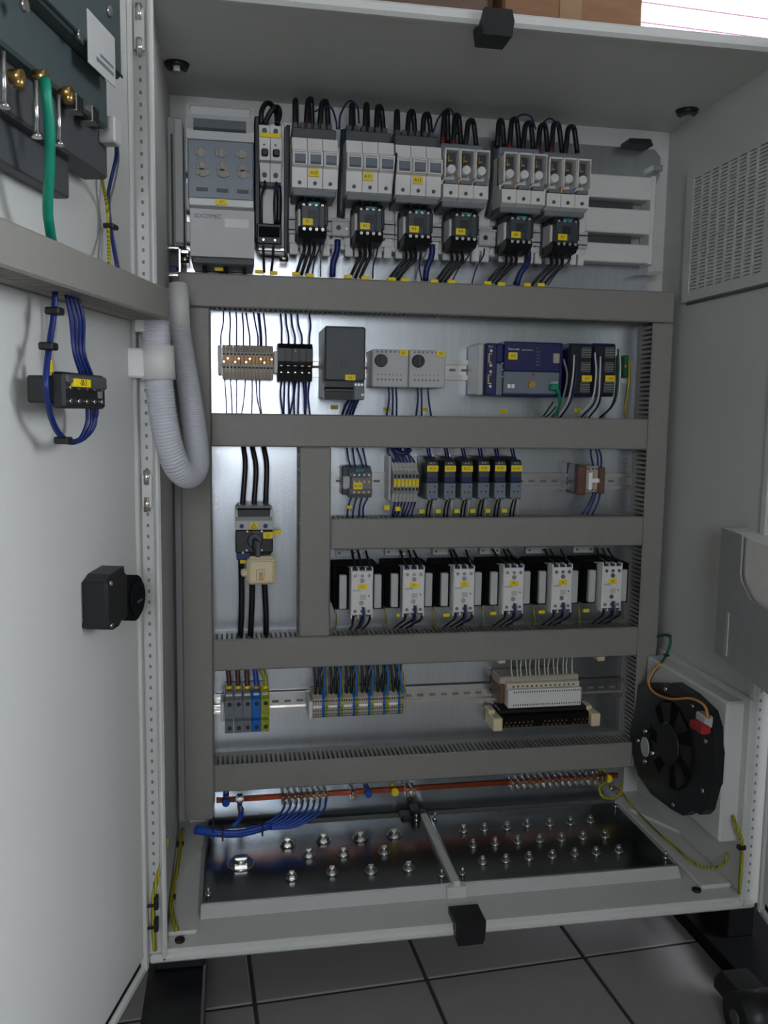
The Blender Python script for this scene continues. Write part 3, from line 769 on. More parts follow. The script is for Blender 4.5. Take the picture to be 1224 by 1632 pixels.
thin = [[(541, 206, .30), (542, 185, .30), (552, 165, .305), (561, 161, .31), (570, 172, .31), (572, 196, .30)],
        [(537, 206, .30), (535, 190, .30), (528, 172, .305), (516, 171, .31), (502, 178, .31)],
        [(690, 212, .30), (698, 190, .30), (712, 174, .31), (722, 180, .31), (728, 214, .30)],
        [(820, 190, .31), (832, 183, .31), (846, 186, .31), (854, 206, .30)],
        [(858, 214, .30), (868, 193, .31), (880, 190, .31), (892, 206, .30)]]
wires(thin, .0018, 'navy', 'thin dark blue', 'arching above the fuse holders', 'thin control wires above the fuse holders')
# bundles running down between the fuse holders
BUN = [([(549, 208, .32), (548, 250, .315), (545, 300, .315), (543, 345, .32)], .0075, 'slate', 'thick dark bundle of control wires hanging between first and second fuse holders'),
       ([(633, 222, .30), (631, 260, .24), (627, 300, .24), (626, 316, .28)], .0020, 'wire_black', 'single black wire hanging between the second and third fuse holders'),
       ([(459, 200, .32), (458, 260, .318), (457, 330, .318), (457, 402, .325)], .0035, 'dark_grey', 'dark cable running down beside the leftmost fuse holder'),
       ([(789, 226, .32), (788, 270, .315), (784, 320, .315), (778, 345, .325)], .008, 'slate', 'thick dark cable bundle hanging between fourth and fifth fuse holders')]
for pts, r_, m_, lb in BUN:
    w_ = [U(*q) for q in pts]
    solo('wire_bundle' if r_ > .003 else 'wire', m_, MB().tube(w_, r_, 8), lb, 'wire bundle' if r_ > .003 else 'wire', tuple(w_[0]))

# ------------------------------------------------------------------ contactors
YC = .258
c0 = U(830, 367, YC)
ct = thing('contactor', 'dark three-pole contactor with yellow label below the fuse holders, fifth of six', 'contactor', (c0.x, YA, c0.z), 'six contactors of the top row')
X, Z = c0.x, c0.z
part(ct, 'base', 'black', MB().box(X-.027, X+.027, YA-.020, YA-.006, Z-.033, Z-.018, .002).box(X-.027, X+.027, YA-.020, YA-.006, Z+.022, Z+.034, .002).box(X-.027, X-.0245, YA-.014, YA-.008, Z-.03, Z+.03).box(X-.027, X+.027, YA-.0085, YA-.006, Z-.03, Z+.03))
for sx in (-.022, -.007, .008, .022):
    part(ct, 'mounting_screw', 'zinc', MB().cyl((X+sx, YA-.0195, Z-.029), 'y', .0024, -.002, 8))
part(ct, 'coil_housing', 'white', MB().box(X-.0250, X+.0235, YC+.022, YA-.008, Z-.020, Z+.022, .002))
part(ct, 'terminal_head', 'black', MB().prism([(YA-.012, Z+.020), (YC+.010, Z+.017), (YC+.006, Z+.026), (YC+.016, Z+.033), (YA-.016, Z+.036)], 'x', X-.025, X+.025))
part(ct, 'terminal_foot', 'black', MB().prism([(YA-.012, Z-.018), (YC+.010, Z-.014), (YC+.004, Z-.024), (YC+.016, Z-.033), (YA-.016, Z-.036)], 'x', X-.025, X+.025))
fc = part(ct, 'front_cover', 'slate', MB().box(X-.0210, X+.0215, YC, YC+.024, Z-.018, Z+.021, .002))
part(fc, 'indicator_recess', 'black', MB().box(X-.010, X+.006, YC-.0008, YC+.004, Z-.004, Z+.012))
part(fc, 'front_rib', 'slate', MB().box(X+.008, X+.012, YC-.003, YC+.002, Z-.016, Z+.018, .001))
part(ct, 'side_block', 'black', MB().box(X+.020, X+.0275, YC+.008, YC+.036, Z-.012, Z+.024, .0015))
part(ct, 'top_bar', 'teal', MB().box(X-.008, X+.012, YC+.001, YC+.008, Z+.0205, Z+.0265, .001), 'teal top bar')
for k in range(4):
    xa = X-.0165+k*.011
    part(ct, 'terminal_screw', 'zinc', MB().cyl((xa, YC+.0062, Z+.0205), 'y', .0026, -.006, 8))
    part(ct, 'terminal_screw', 'zinc', MB().cyl((xa+.001, YC+.0062, Z-.0205), 'y', .003, -.006, 8))
yellow_label(ct, 'K5', X-.0185, X-.0005, Z-.0145, Z-.003, YC-.0015)
CP = [(499, 346), (590, 353), (668, 358), (742, 362), None, (904, 371)]
for i, c in enumerate(CP):
    if c is None: continue
    q = U(c[0], c[1], YC)
    r_ = dup(ct, (q.x, YA, q.z), 'dark three-pole contactor with yellow label below the fuse holders, ' + pos6[i])
    relabel(r_, 'K%d' % (i+1))
# wires from fuse holders into contactors (top side)
for i, (px, py) in enumerate(((499, 305), (590, 312), (668, 317), (742, 322), (830, 331), (904, 339))):
    wires([[(px-17+dx*17, py-3+dx, .285), (px-19+dx*18, py+5, .27), (px-15+dx*13+2, py+9, .27), (px-12+dx*12, py+18, .275)] for dx in range(3)], .0032, 'wire_black', 'short black', 'between fuse holder and the %s contactor' % names6[i], 'short wires above the %s contactor' % names6[i])
# wires leaving the contactors downwards
CW_ = [((484, 384), (472, 438), (8, 8)), ((573, 394), (558, 443), (8, 8)), ((646, 398), (618, 447), (7.5, 7.5)), ((719, 402), (694, 450), (8.5, 7)), ((805, 404), (774, 453), (8, 7.5)), ((877, 408), (846, 456), (9, 9.5))]
for i, ((a_, b_), (c_, d_), (s1, s2)) in enumerate(CW_):
    wires([[(a_+k*s1, b_, .30), (a_+k*s1+1, b_+14, .315), ((a_+c_)/2+k*(s1+s2)/2+1, (b_+d_)/2+5, .32), (c_+k*s2, d_, .33)] for k in range(3)], .0030, 'wire_black', 'black', 'dropping from the %s contactor into the trunking' % names6[i], 'power wires under the %s contactor' % names6[i])
TH = [((511, 384), (498, 437)), ((517, 384), (511, 441)), ((602, 394), (594, 444)), ((680, 394), (661, 446)), ((671, 400), (672, 447)), ((749, 396), (720, 450)), ((772, 396), (752, 452)), ((845, 400), (818, 453)), ((909, 404), (873, 455))]
for i, ((a_, b_), (c_, d_)) in enumerate(TH):
    pts = [(a_, b_, .30), (a_-2, b_+12, .315), ((a_+c_)/2-3, (b_+d_)/2+4, .325), (c_, d_, .335)]
    wires([pts], .0014, 'wire_grey' if i in (1, 3) else 'navy', 'thin grey' if i in (1, 3) else 'thin dark blue', 'beside the power wires, %s from the left in the top row' % ORD[i], None)
BB = [((538, 382), (530, 441), 'first and second'), ((689, 390), (678, 448), 'third and fourth'), ((842, 400), (823, 455), 'fifth and sixth')]
for a_, c_, nm in BB:
    pts = [U(a_[0], a_[1], .33), U(a_[0]-1, a_[1]+18, .33), U((a_[0]+c_[0])/2-3, (a_[1]+c_[1])/2+8, .33), U(c_[0], c_[1], .335)]
    solo('wire_bundle', 'wire_blue', MB().tube(pts, .0058, 8), 'dark blue wire bundle dropping between the %s contactors' % nm, 'wire bundle', tuple(pts[0]))
MK = [(472, 436), (494, 438), (555, 440), (582, 442), (624, 444), (645, 445), (692, 447), (719, 448), (777, 450), (799, 452), (840, 453), (862, 453)]
for i, (px, py) in enumerate(MK):
    marker(px, py+1, .318, .015, .0068, 'yellow wire marker at the top trunking, %s one under the %s contactor' % (('left', 'right')[i % 2], names6[i//2]), 'yellow markers along the top trunking')

# left inner side: narrow tall trunk, steel box and the sides of the back wall
x0, x1, z0, z1 = R(252, 190, 292, 394, .36)
t = thing('side_duct', 'light grey vertical duct beside the fuse switch, by the left wall', 'duct', ((x0+x1)/2, CD, z0))
part(t, 'duct_body', 'cover_grey', MB().box(x0+.012, x1, .345, CD-.002, z0, z1, .002))
part(t, 'duct_lid', 'paint', MB().box(x0+.030, x1+.001, .338, .346, z0+.004, z1-.004, .002))
part(t, 'duct_groove', 'dark_grey', MB().box(x0+.024, x0+.028, .343, .346, z0, z1-.03).box(x0+.0, x0+.010, .35, CD-.003, z0, z1))
x0, x1, z0, z1 = R(249, 394, 288, 440, .33)
t = thing('terminal_box', 'small open steel box with dark blue inside, left of the rail end', 'box', ((x0+x1)/2, CD, z0))
part(t, 'box_shell', 'zinc', MB().box(x0, x1, .325, CD-.001, z1-.003, z1).box(x1-.003, x1, .325, CD-.001, z0, z1).box(x0, x1, .325, CD-.001, z0, z0+.003))
part(t, 'box_back', 'black', MB().box(x0+.001, x1-.003, .36, .37, z0+.003, z1-.003))
part(t, 'inner_block', 'navy', MB().box(x0+.004, x1-.006, .34, .36, z0+.003, z0+.020, .002))
wires([[(252, 437, .325), (268, 436, .322), (281, 435, .325), (287, 431, .33)]], .0016, 'wire_white', 'thin white', 'across the front of the small steel box', None)

# ================================================================== second row: terminals, power supply, controller
def term_strip(name, label, a_, b_, py0, py1, yf, n, mname): pass
YR = .325
# beige terminal strip with clear orange markers
x0, x1, z0, z1 = R(347, 549, 436, 604, YR)
t = dev('terminal_strip', 'beige terminal strip with orange markers, far left of the upper rail', 'terminal', x0, x1, z0)
part(t, 'end_stop', 'cover_grey', MB().box(x0, x0+.007, YR+.003, YP, z0+.008, z1-.002, .001))
part(t, 'end_stop', 'white', MB().box(x1+.001, x1+.008, YR+.008, YP, z0+.012, z1-.010, .001))
h = z1-z0; n = 14; pw = (x1-x0-.008)/n
for k in range(n):
    a = x0+.008+k*pw
    p = part(t, 'terminal', 'beige', MB().prism([(YP-.01, z0), (YR+.014, z0), (YR+.008, z0+h*.2), (YR+.006, z0+h*.36), (YR+.006, z0+h*.78), (YR+.012, z0+h*.88), (YR+.018, z1), (YP-.01, z1)], 'x', a+.0003, a+pw-.0003))
    part(p, 'clear_marker', 'orange', MB().box(a+.0006, a+pw-.0006, YR+.003, YR+.007, z0+h*.46, z0+h*.66, .0006))
    part(p, 'wire_entry', 'ink', MB().box(a+.0014, a+pw-.0014, YR+.0048, YR+.008, z0+h*.70, z0+h*.745).box(a+.0014, a+pw-.0014, YR+.005, YR+.009, z0+h*.31, z0+h*.36))
    if k in (0, 1, 3, 4, 6, 7, 10, 11, 13): part(p, 'contact_screw', 'zinc', MB().cyl(((a+a+pw)/2, YR+.004, z0+h*(.49+.1*(k % 3 == 1))), 'y', .0019, -.002, 8))
WU = [(356, 496, 352, 549), (366, 497, 366, 549), (376, 497, 377, 550), (386, 498, 388, 550), (392, 498, 398, 551), (404, 498, 411, 551), (411, 499, 415, 551), (413, 499, 417, 552), (420, 499, 424, 552)]
wires([[(a_, b_, .345), (a_+1+(c_-a_)*.3, b_+18, .34), (c_, d_-14, .335), (c_, d_+3, .345)] for a_, b_, c_, d_ in WU], .0015, 'wire_blue', 'thin blue', 'above the beige terminal strip', 'blue wires above the beige terminals')
WL = [(358, 603, 360, 632, 361, 660), (367, 603, 369, 632, 370, 660), (377, 604, 377, 632, 377, 660), (391, 604, 389, 635, 385, 660), (402, 604, 402, 632, 401, 660), (408, 604, 410, 635, 416, 660), (414, 605, 414, 634, 417, 660)]
wires([[(a_, b_, .345), (c_, d_, .337), (e_, f_, .335)] for a_, b_, c_, d_, e_, f_ in WL], .0011, 'wire_blue', 'very thin blue', 'below the beige terminal strip', 'blue wires below the beige terminals')
# black fuse terminals
YK = .315
x0, x1, z0, z1 = R(443, 547, 499, 607, YK)
t = dev('fuse_terminal', 'black five-way fuse terminal block with white indicator lamps', 'terminal', x0, x1, z0)
h = z1-z0; pw = (x1-x0)/5
for k in range(5):
    a = x0+k*pw
    p = part(t, 'fuse_way', 'black', MB().prism([(YP-.01, z0), (YK+.016, z0), (YK+.010, z0+h*.20), (YK+.014, z0+h*.34), (YK+.004, z0+h*.38), (YK, z0+h*.52), (YK, z0+h*.86), (YK+.014, z1), (YP-.01, z1)], 'x', a+.0004, a+pw-.0004))
    part(p, 'lamp', 'led', MB().box(a+.0035, a+pw-.004, YK+.003, YK+.006, z0+h*.385, z0+h*.475, .0008), 'white indicator lamp')
    part(p, 'clamp_screw', 'zinc', MB().cyl((a+pw/2, YK+.0125, z0+h*.22), 'y', .0018, -.002, 8))
lettering(t, '5', .006, ((x0+x1)/2, YK-.0003, z0+h*.8), 'white')
wires([[(a_, 500, .345), (a_+2, 520, .34), (c_, 536, .335), (c_, 550, .35)] for a_, c_ in ((447, 449), (455, 460), (464, 470), (474, 481), (493, 493))], .0019, 'wire_blue', 'dark blue', 'above the black fuse terminals', 'blue wires above the black fuse terminals')
wires([[(a_, 604, .35), (b_, 630, .335), (c_, 661, .335)] for a_, b_, c_ in ((449, 447, 451), (454, 453, 452), (461, 460, 461), (467, 468, 462), (472, 469, 469), (477, 476, 475), (483, 485, 486), (487, 488, 487), (494, 491, 494))], .0018, 'wire_blue', 'dark blue', 'below the black fuse terminals', 'blue wires below the black fuse terminals')
# power supply
YS = .262
x0, x1, z0, z1 = R(518, 520, 582, 637, YS)
t = dev('power_supply', 'tall dark grey power supply unit with a small yellow label', 'power supply', x0, x1, z0)
h = z1-z0
part(t, 'housing', 'dark_grey', MB().box(x0, x1, YS+.006, YP-.004, z0+h*.02, z1, .002))
part(t, 'front_cover', 'dark_grey', MB().box(x0-.0005, x1+.0005, YS, YS+.01, z0+h*.255, z1, .003))
part(t, 'terminal_hood', 'black', MB().prism([(YS+.03, z0), (YS+.004, z0), (YS+.003, z0+h*.11), (YS+.010, z0+h*.13), (YS-.001, z0+h*.17), (YS-.001, z0+h*.25), (YS+.03, z0+h*.25)], 'x', x0-.0005, x0+(x1-x0)*.72))
part(t, 'terminal_block', 'mid_grey', MB().box(x0+(x1-x0)*.73, x1, YS+.004, YS+.03, z0, z0+h*.25, .002))
screws(t, [(x0+(x1-x0)*v, z0+h*.21) for v in (.77, .85, .93)], YS+.003, .0026)
screws(t, [(x0+(x1-x0)*.95, z0+h*.07)], YS+.003, .0026, 'screw', 'brass')
lettering(t, '\u2237', .022, ((x0+x1)/2-.004, YS-.0003, z0+h*.50), 'black')
lettering(t, '\u2237', .022, ((x0+x1)/2-.002, YS-.0003, z0+h*.47), 'black')
yellow_label(t, 'G1', x0+(x1-x0)*.50, x0+(x1-x0)*.76, z0+h*.265, z0+h*.345, YS-.001)
wires([[(a_, 612, .272), (a_-1, 625, .27), (b_, 643, .30), (c_, 662, .335)] for a_, b_, c_ in ((568, 552, 545), (571, 559, 551), (575, 564, 556), (578, 568, 561))], .0026, 'wire_blue', 'blue', 'curving down from the power supply terminals', 'blue wires under the power supply')
# two dial relays
YD = .31
for i, (a_, b_, nm) in enumerate(((593, 651, 'left'), (652, 710, 'right'))):
    x0, x1, z0, z1 = R(a_, 557+i, b_, 617+i, YD)
    t = dev('dial_relay', 'light grey relay with a round black dial, %s of the pair' % nm, 'relay', x0, x1, z0, 'pair of dial relays')
    h = z1-z0; wv = x1-x0
    part(t, 'housing', 'cover_grey', MB().box(x0, x1, YD, YP-.004, z0, z1, .002))
    d = part(t, 'dial', 'black', MB().cyl((x0+wv*.24, YD+.001, z0+h*.70), 'y', .0125, -.010, 20, .0115), 'round black setting dial')
    part(d, 'dial_grip', 'dark_grey', MB().box(x0+wv*.24-.0018, x0+wv*.24+.0018, YD-.0125, YD-.008, z0+h*.70-.010, z0+h*.70+.010, .0006))
    for k in range(7):
        xa = x0+wv*(.16+k*.105)
        part(t, 'terminal_screw', 'mid_grey', MB().cyl((xa, YD+.0005, z0+h*.20), 'y', .0020, -.0012, 8).cyl((xa, YD+.0005, z0+h*.33), 'y', .0013, -.0012, 8))
    for k in range(7):
        xa = x0+wv*(.14+k*.12); part(t, 'top_slot', 'mid_grey', MB().box(xa-.0018, xa+.0018, YD-.0004, YD+.002, z1-.006, z1-.003))
    yellow_label(t, 'B%d' % (i+1), x0+wv*.74, x0+wv*.99, z0+h*.84, z0+h*.99, YD-.0005)
wires([[(a_, 615, .33), (a_+1, 635, .33), (b_, 663, .335)] for a_, b_ in ((619, 616), (625, 625), (631, 632))], .0019, 'wire_blue', 'dark blue', 'below the left dial relay', 'blue wires below the left dial relay')
wires([[(a_, 617, .33), (a_+1, 635, .33), (b_, 663, .335)] for a_, b_ in ((665, 663), (671, 672), (682, 687))], .0019, 'wire_blue', 'dark blue', 'below the right dial relay', 'blue wires below the right dial relay')
for px, py, lb in ((533, 649, 'yellow label stuck on the plate under the power supply'), (616, 652, 'yellow label stuck under the left dial relay'), (676, 653, 'yellow label stuck under the right dial relay'), (803, 655, 'yellow label stuck on the plate under the controller'), (921, 654, 'yellow label behind the cables under the input modules')):
    marker(px, py, YP, .0150, .0085, lb, 'yellow labels stuck on the plate', 'A%d' % (px % 9+1))
# controller: connector module, processor module, two I/O modules
YL = .30
x0, x1, z0, z1 = R(774, 547, 800, 630, YL)
t = dev('connector_module', 'narrow dark blue module with two metal plug sockets beside the controller', 'module', x0, x1, z0)
h = z1-z0; wv = x1-x0
part(t, 'side_rail', 'cover_grey', MB().box(x0-.014, x0, YL+.01, YP-.004, z0, z1, .003))
part(t, 'housing', 'navy', MB().box(x0, x1-.010, YL, YP-.004, z0, z1, .002))
part(t, 'lower_face', 'cover_blue', MB().box(x1-.012, x1+.003, YL+.003, YP-.004, z0, z0+h*.62, .002))
part(t, 'upper_face', 'navy', MB().box(x1-.012, x1+.003, YL+.003, YP-.004, z0+h*.63, z1, .002))
for f in (.20, .60):
    p = part(t, 'plug_socket', 'chrome', MB().box(x0+.003, x0+.013, YL-.003, YL+.002, z0+h*f, z0+h*(f+.22), .002), 'shiny metal plug socket')
    part(p, 'socket_insert', 'wire_brown', MB().box(x0+.006, x0+.0115, YL-.0036, YL, z0+h*(f+.03), z0+h*(f+.19), .001))
    part(p, 'socket_bolt', 'chrome', MB().cyl((x0+.008, YL-.002, z0+h*(f-.03)), 'y', .0032, -.005, 6, smooth=False).cyl((x0+.008, YL-.002, z0+h*(f+.25)), 'y', .0032, -.005, 6, smooth=False))
for f in (.34, .48, .60):
    part(t, 'latch', 'chrome', MB().box(x1-.002, x1+.003, YL-.001, YL+.004, z0+h*f, z0+h*(f+.04), .001))
lettering(t, 'F16', .0055, (x0+.009, YL-.0003, z0+h*.93), 'white')
x0, x1, z0, z1 = R(803, 545, 893, 632, YL)
t = dev('controller', 'dark blue programmable controller with grey lower front and white lettering', 'controller', x0, x1, z0)
h = z1-z0; wv = x1-x0
part(t, 'housing', 'navy', MB().box(x0, x1+.006, YL+.004, YP-.004, z0, z1, .002))
part(t, 'upper_front', 'navy', MB().box(x0, x1, YL, YL+.006, z0+h*.455, z1, .002))
part(t, 'lower_front', 'cover_blue', MB().box(x0, x1-.0015, YL-.001, YL+.006, z0+h*.05, z0+h*.455, .0015))
lettering(t, 'Rexroth', .0066, (x0+wv*.165, YL-.0004, z0+h*.86), 'white')
lettering(t, 'IndraControl L', .0040, (x0+wv*.405, YL-.0004, z0+h*.852), 'white')
yellow_label(t, 'A2', x0+wv*.07, x0+wv*.23, z0+h*.67, z0+h*.80, YL-.0005)
part(t, 'status_dot', 'red', MB().cyl((x0+wv*.58, YL+.0005, z0+h*.89), 'y', .0022, -.001, 10), 'red status dot')
for k, s_ in enumerate(('STOP', 'ERR', 'TEST', 'BAT', 'RUN')): lettering(t, s_, .0045, (x0+wv*.60, YL-.0004, z0+h*(.82-k*.06)), 'cover_blue')
part(t, 'status_dot', 'red', MB().cyl((x0+wv*.52, YL-.0005, z0+h*.405), 'y', .0026, -.0012, 10), 'red status dot')
part(t, 'service_socket', 'brass', MB().cyl((x0+wv*.49, YL-.0008, z0+h*.22), 'y', .0075, -.006, 14))
part(t, 'memory_slot', 'paper', MB().box(x0+wv*.07, x0+wv*.12, YL-.002, YL, z0+h*.15, z0+h*.22).box(x0+wv*.14, x0+wv*.19, YL-.002, YL, z0+h*.15, z0+h*.22))
part(t, 'display_connector', 'beige', MB().box(x0+wv*.86, x0+wv*.97, YL-.004, YL+.002, z0+h*.62, z0+h*.80, .001))
part(t, 'network_socket', 'zinc', MB().box(x0+wv*.82, x0+wv*.97, YL-.003, YL, z0+h*.12, z0+h*.31, .001))
pts = [U(884, 618, .292), U(889, 622, .285), U(892, 640, .30), U(888, 655, .32), U(880, 664, .335)]
o = thing('network_cable', 'green network cable plugged into the controller', 'cable', tuple(pts[0]))
part(o, 'sheath', 'green', MB().tube(pts, .0032, 8))
c = U(883, 617, .29); part(o, 'plug', 'green', MB().box(c.x-.008, c.x+.008, .284, .297, c.z-.006, c.z+.006, .0015))
wires([[(882, 640, .31), (874, 652, .32), (866, 663, .335)], [(886, 648, .315), (876, 660, .32), (868, 665, .335)]], .0016, 'wire_black', 'thin black', 'branching off under the controller', 'thin wires under the controller')
for i, (a_, b_, nm) in enumerate(((907, 944, 'left'), (945, 981, 'right'))):
    x0, x1, z0, z1 = R(a_, 547, b_, 632, YL)
    t = dev('io_module', 'dark input output module full of wires, %s one beside the controller' % nm, 'module', x0, x1, z0, 'input output modules')
    h = z1-z0; wv = x1-x0
    part(t, 'housing', 'navy', MB().box(x0, x1, YL+.004, YP-.004, z0, z1, .002))
    part(t, 'front', 'black', MB().box(x0+.001, x1-.001, YL, YL+.008, z0+h*.03, z0+h*.97, .002))
    for f in (.08, .46, .73):
        p = part(t, 'plug_connector', 'wire_grey', MB().box(x0+wv*.50, x0+wv*.90, YL-.004, YL+.002, z0+h*f, z0+h*(f+.19), .001))
        q = MB()
        for k in range(4): q.box(x0+wv*.52, x0+wv*.88, YL-.0045, YL-.003, z0+h*(f+.02+.045*k), z0+h*(f+.04+.045*k))
        part(p, 'wire_openings', 'ink', q, kind='stuff')
    yellow_label(t, 'A%d' % (i+3), x0+wv*.52, x0+wv*.96, z0+h*.28, z0+h*.40, YL-.004)
IO = [(898, 572, 904, 600, 896, 640, 888, 664, 'wire_grey', 'grey'), (915, 566, 913, 600, 905, 640, 888, 666, 'wire_white', 'white'), (917, 570, 918, 600, 909, 640, 892, 666, 'navy', 'dark blue'), (948, 562, 950, 595, 944, 636, 920, 664, 'wire_white', 'white'), (952, 566, 953, 600, 948, 640, 926, 665, 'navy', 'dark blue'), (957, 568, 956, 600, 952, 640, 932, 666, 'wire_white', 'white'), (960, 570, 958, 604, 955, 642, 938, 666, 'wire_black', 'black'), (985, 556, 986, 600, 980, 640, 957, 666, 'green_dark', 'green'), (988, 562, 988, 600, 983, 636, 962, 666, 'wire_white', 'white'), (984, 566, 983, 605, 976, 645, 955, 666, 'wire_black', 'black')]
for i, v in enumerate(IO):
    pts = [U(v[0], v[1], .296), U(v[2], v[3], .288), U(v[4], v[5], .295), U(v[6], v[7], .33)]
    solo('wire', v[8], MB().tube(pts, .0020, 6), '%s wire sweeping down in front of the input modules, %s from the left' % (v[9], ORD[i]), 'wire', tuple(pts[0]), 'signal wires of the input modules')
pts = [U(1003, 572, .32), U(1003, 600, .315), U(998, 635, .32), U(996, 664, .335)]
solo('earth_wire', 'earth', MB().tube(pts, .0026, 6), 'green and yellow earth wire at the right end of the upper rail', 'wire', tuple(pts[0]))
x0, x1, z0, z1 = R(994, 566, 1009, 602, .33)
t = dev('earth_terminal', 'small green and beige earth terminal at the right end of the upper rail', 'terminal', x0, x1, z0)
part(t, 'terminal_body', 'green_dark', MB().box(x0, x0+(x1-x0)*.55, .33, YP-.004, z0, z1, .002))
part(t, 'end_stop', 'beige', MB().box(x0+(x1-x0)*.56, x1, .335, YP-.004, z0+.006, z1-.008, .002))
part(t, 'screw', 'brass', MB().cyl((x0+.004, .331, (z0+z1)/2), 'y', .003, -.002, 8))

# ================================================================== main switch
YM = .27
x0, x1, z0, z1 = R(375, 808, 435, 892, YM)
t = dev('main_switch', 'main switch with grey terminal cover, black front and red-brown toggle area', 'switch', x0, x1, z0)
t['label'] = 'main switch with grey terminal cover over a black front, three thick cables above'
h = z1-z0; wv = x1-x0
part(t, 'case', 'black', MB().box(x0+.002, x1-.002, YM+.012, YP, z0+h*.06, z1-.004, .003))
cv = part(t, 'terminal_cover', 'mid_grey', MB().prism([(x0, z0+h*.57), (x1, z0+h*.57), (x1, z0+h*.93), (x1-.008, z1), (x0+.008, z1), (x0, z0+h*.93)], 'y', YM+.018, YP-.02))
part(t, 'cover_front', 'cover_grey', MB().prism([(YM+.02, z0+h*.565), (YM, z0+h*.57), (YM-.001, z0+h*.74), (YM+.012, z0+h*.80), (YM+.013, z0+h*.93), (YM+.03, z1-.001)], 'x', x0+.0005, x1-.0005))
for f in (.17, .80): part(t, 'cover_screw', 'navy', MB().cyl((x0+wv*f, YM, z0+h*.64), 'y', .0042, -.002, 12), 'blue cover screw')
wp = part(t, 'warning_plate', 'yellow', MB().box(x0+wv*.38, x0+wv*.60, YM-.002, YM+.002, z0+h*.585, z0+h*.70, .0004), 'yellow warning plate')
cx_, cz_ = x0+wv*.49, z0+h*.64
part(wp, 'warning_triangle', 'ink', MB().prism([(cx_-.0055, cz_-.004), (cx_+.0055, cz_-.004), (cx_, cz_+.0055)], 'y', YM-.0024, YM-.001))
part(wp, 'triangle_field', 'yellow', MB().prism([(cx_-.0038, cz_-.003), (cx_+.0038, cz_-.003), (cx_, cz_+.0038)], 'y', YM-.0027, YM-.001))
part(wp, 'flash_sign', 'ink', MB().prism([(cx_-.0006, cz_-.0026), (cx_+.0012, cz_-.0004), (cx_+.0001, cz_-.0002), (cx_+.0006, cz_+.002), (cx_-.0010, cz_-.0002), (cx_, cz_-.0004)], 'y', YM-.0030, YM-.001))
fr = part(t, 'front_plate', 'black', MB().box(x0, x1, YM+.001, YM+.02, z0+h*.13, z0+h*.565, .002))
part(fr, 'toggle_collar', 'dark_grey', MB().cyl((x0+wv*.52, YM+.002, z0+h*.36), 'y', .015, -.005, 16, .012))
part(fr, 'toggle', 'black', MB().box(x0+wv*.44, x0+wv*.60, YM-.018, YM, z0+h*.20, z0+h*.42, .003))
lettering(t, 'ON', .006, (x0+wv*.55, YM+.0005, z0+h*.52), 'cover_blue')
for fx, fz in ((.32, .54), (.70, .54), (.38, .36), (.30, .18), (.70, .18), (.20, .14)):
    part(fr, 'glint_screw', 'zinc', MB().cyl((x0+wv*fx, YM+.0015, z0+h*fz), 'y', .0022, -.002, 8))
yellow_label(t, 'Q1', x0+wv*.74, x0+wv*1.0, z0+h*.40, z0+h*.52, YM)
part(t, 'lower_label', 'wire_blue', MB().box(x0+wv*.03, x0+wv*.40, YM+.002, YM+.02, z0, z0+h*.13, .001), 'blue lower edge label')
part(t, 'lower_mark', 'yellow', MB().box(x0+wv*.12, x0+wv*.28, YM+.004, YM+.02, z0-.008, z0-.001, .001))
c = U(443, 849, .28); part(t, 'side_label', 'yellow', MB().box(c.x-.008, c.x+.007, .285, .289, c.z-.004, c.z+.004, .0006), 'second yellow label beside the front')
wires([[(388, 712, .345), (391, 740, .335), (388, 785, .33), (386, 812, .33)], [(402, 712, .345), (408, 745, .335), (406, 785, .33), (404, 812, .33)], [(420, 712, .345), (425, 740, .335), (424, 785, .33), (423, 812, .33)]], .0050, 'wire_black', 'thick black', 'coming down into the main switch', 'thick cables above the main switch', 'cable', 10)
wires([[(384, 888, .32), (385, 930, .33), (385, 975, .335), (383, 1014, .345)], [(402, 888, .32), (402, 940, .33), (401, 975, .335), (399, 1015, .345)], [(420, 888, .32), (422, 940, .33), (424, 980, .335), (424, 1013, .345)]], .0056, 'wire_black', 'thick black', 'leaving the main switch downwards', 'thick cables below the main switch', 'cable', 10)
x0, x1, z0, z1 = R(393, 889, 441, 934, .235)
t = thing('lock_cap', 'cream plastic lock cap hanging from the main switch toggle', 'cap', ((x0+x1)/2, .25, z1))
wv = x1-x0; h = z1-z0
part(t, 'cap_body', 'cream', MB().box(x0, x1, .243, .262, z0, z1, .007))
part(t, 'raised_rim', 'cream', MB().box(x0+.003, x0+.007, .238, .246, z0+.004, z1-.004, .002).box(x1-.007, x1-.003, .238, .246, z0+.004, z1-.004, .002).box(x0+.004, x1-.004, .238, .246, z1-.008, z1-.004, .002).box(x0+.004, x1-.004, .238, .246, z0+.004, z0+.008, .002))
part(t, 'latch_window', 'ivory', MB().box(x0+wv*.32, x0+wv*.62, .240, .246, z0+h*.18, z0+h*.58, .002))
part(t, 'latch_tongue', 'orange', MB().box(x0+wv*.42, x0+wv*.54, .2385, .243, z0+h*.22, z0+h*.46, .001))
part(t, 'side_lug', 'cream', MB().box(x0-.010, x0+.003, .246, .258, z0+h*.30, z0+h*.56, .003))
part(t, 'hanger', 'dark_grey', MB().box(x0+wv*.30, x0+wv*.48, .248, .262, z1-.003, z1+.028, .002))

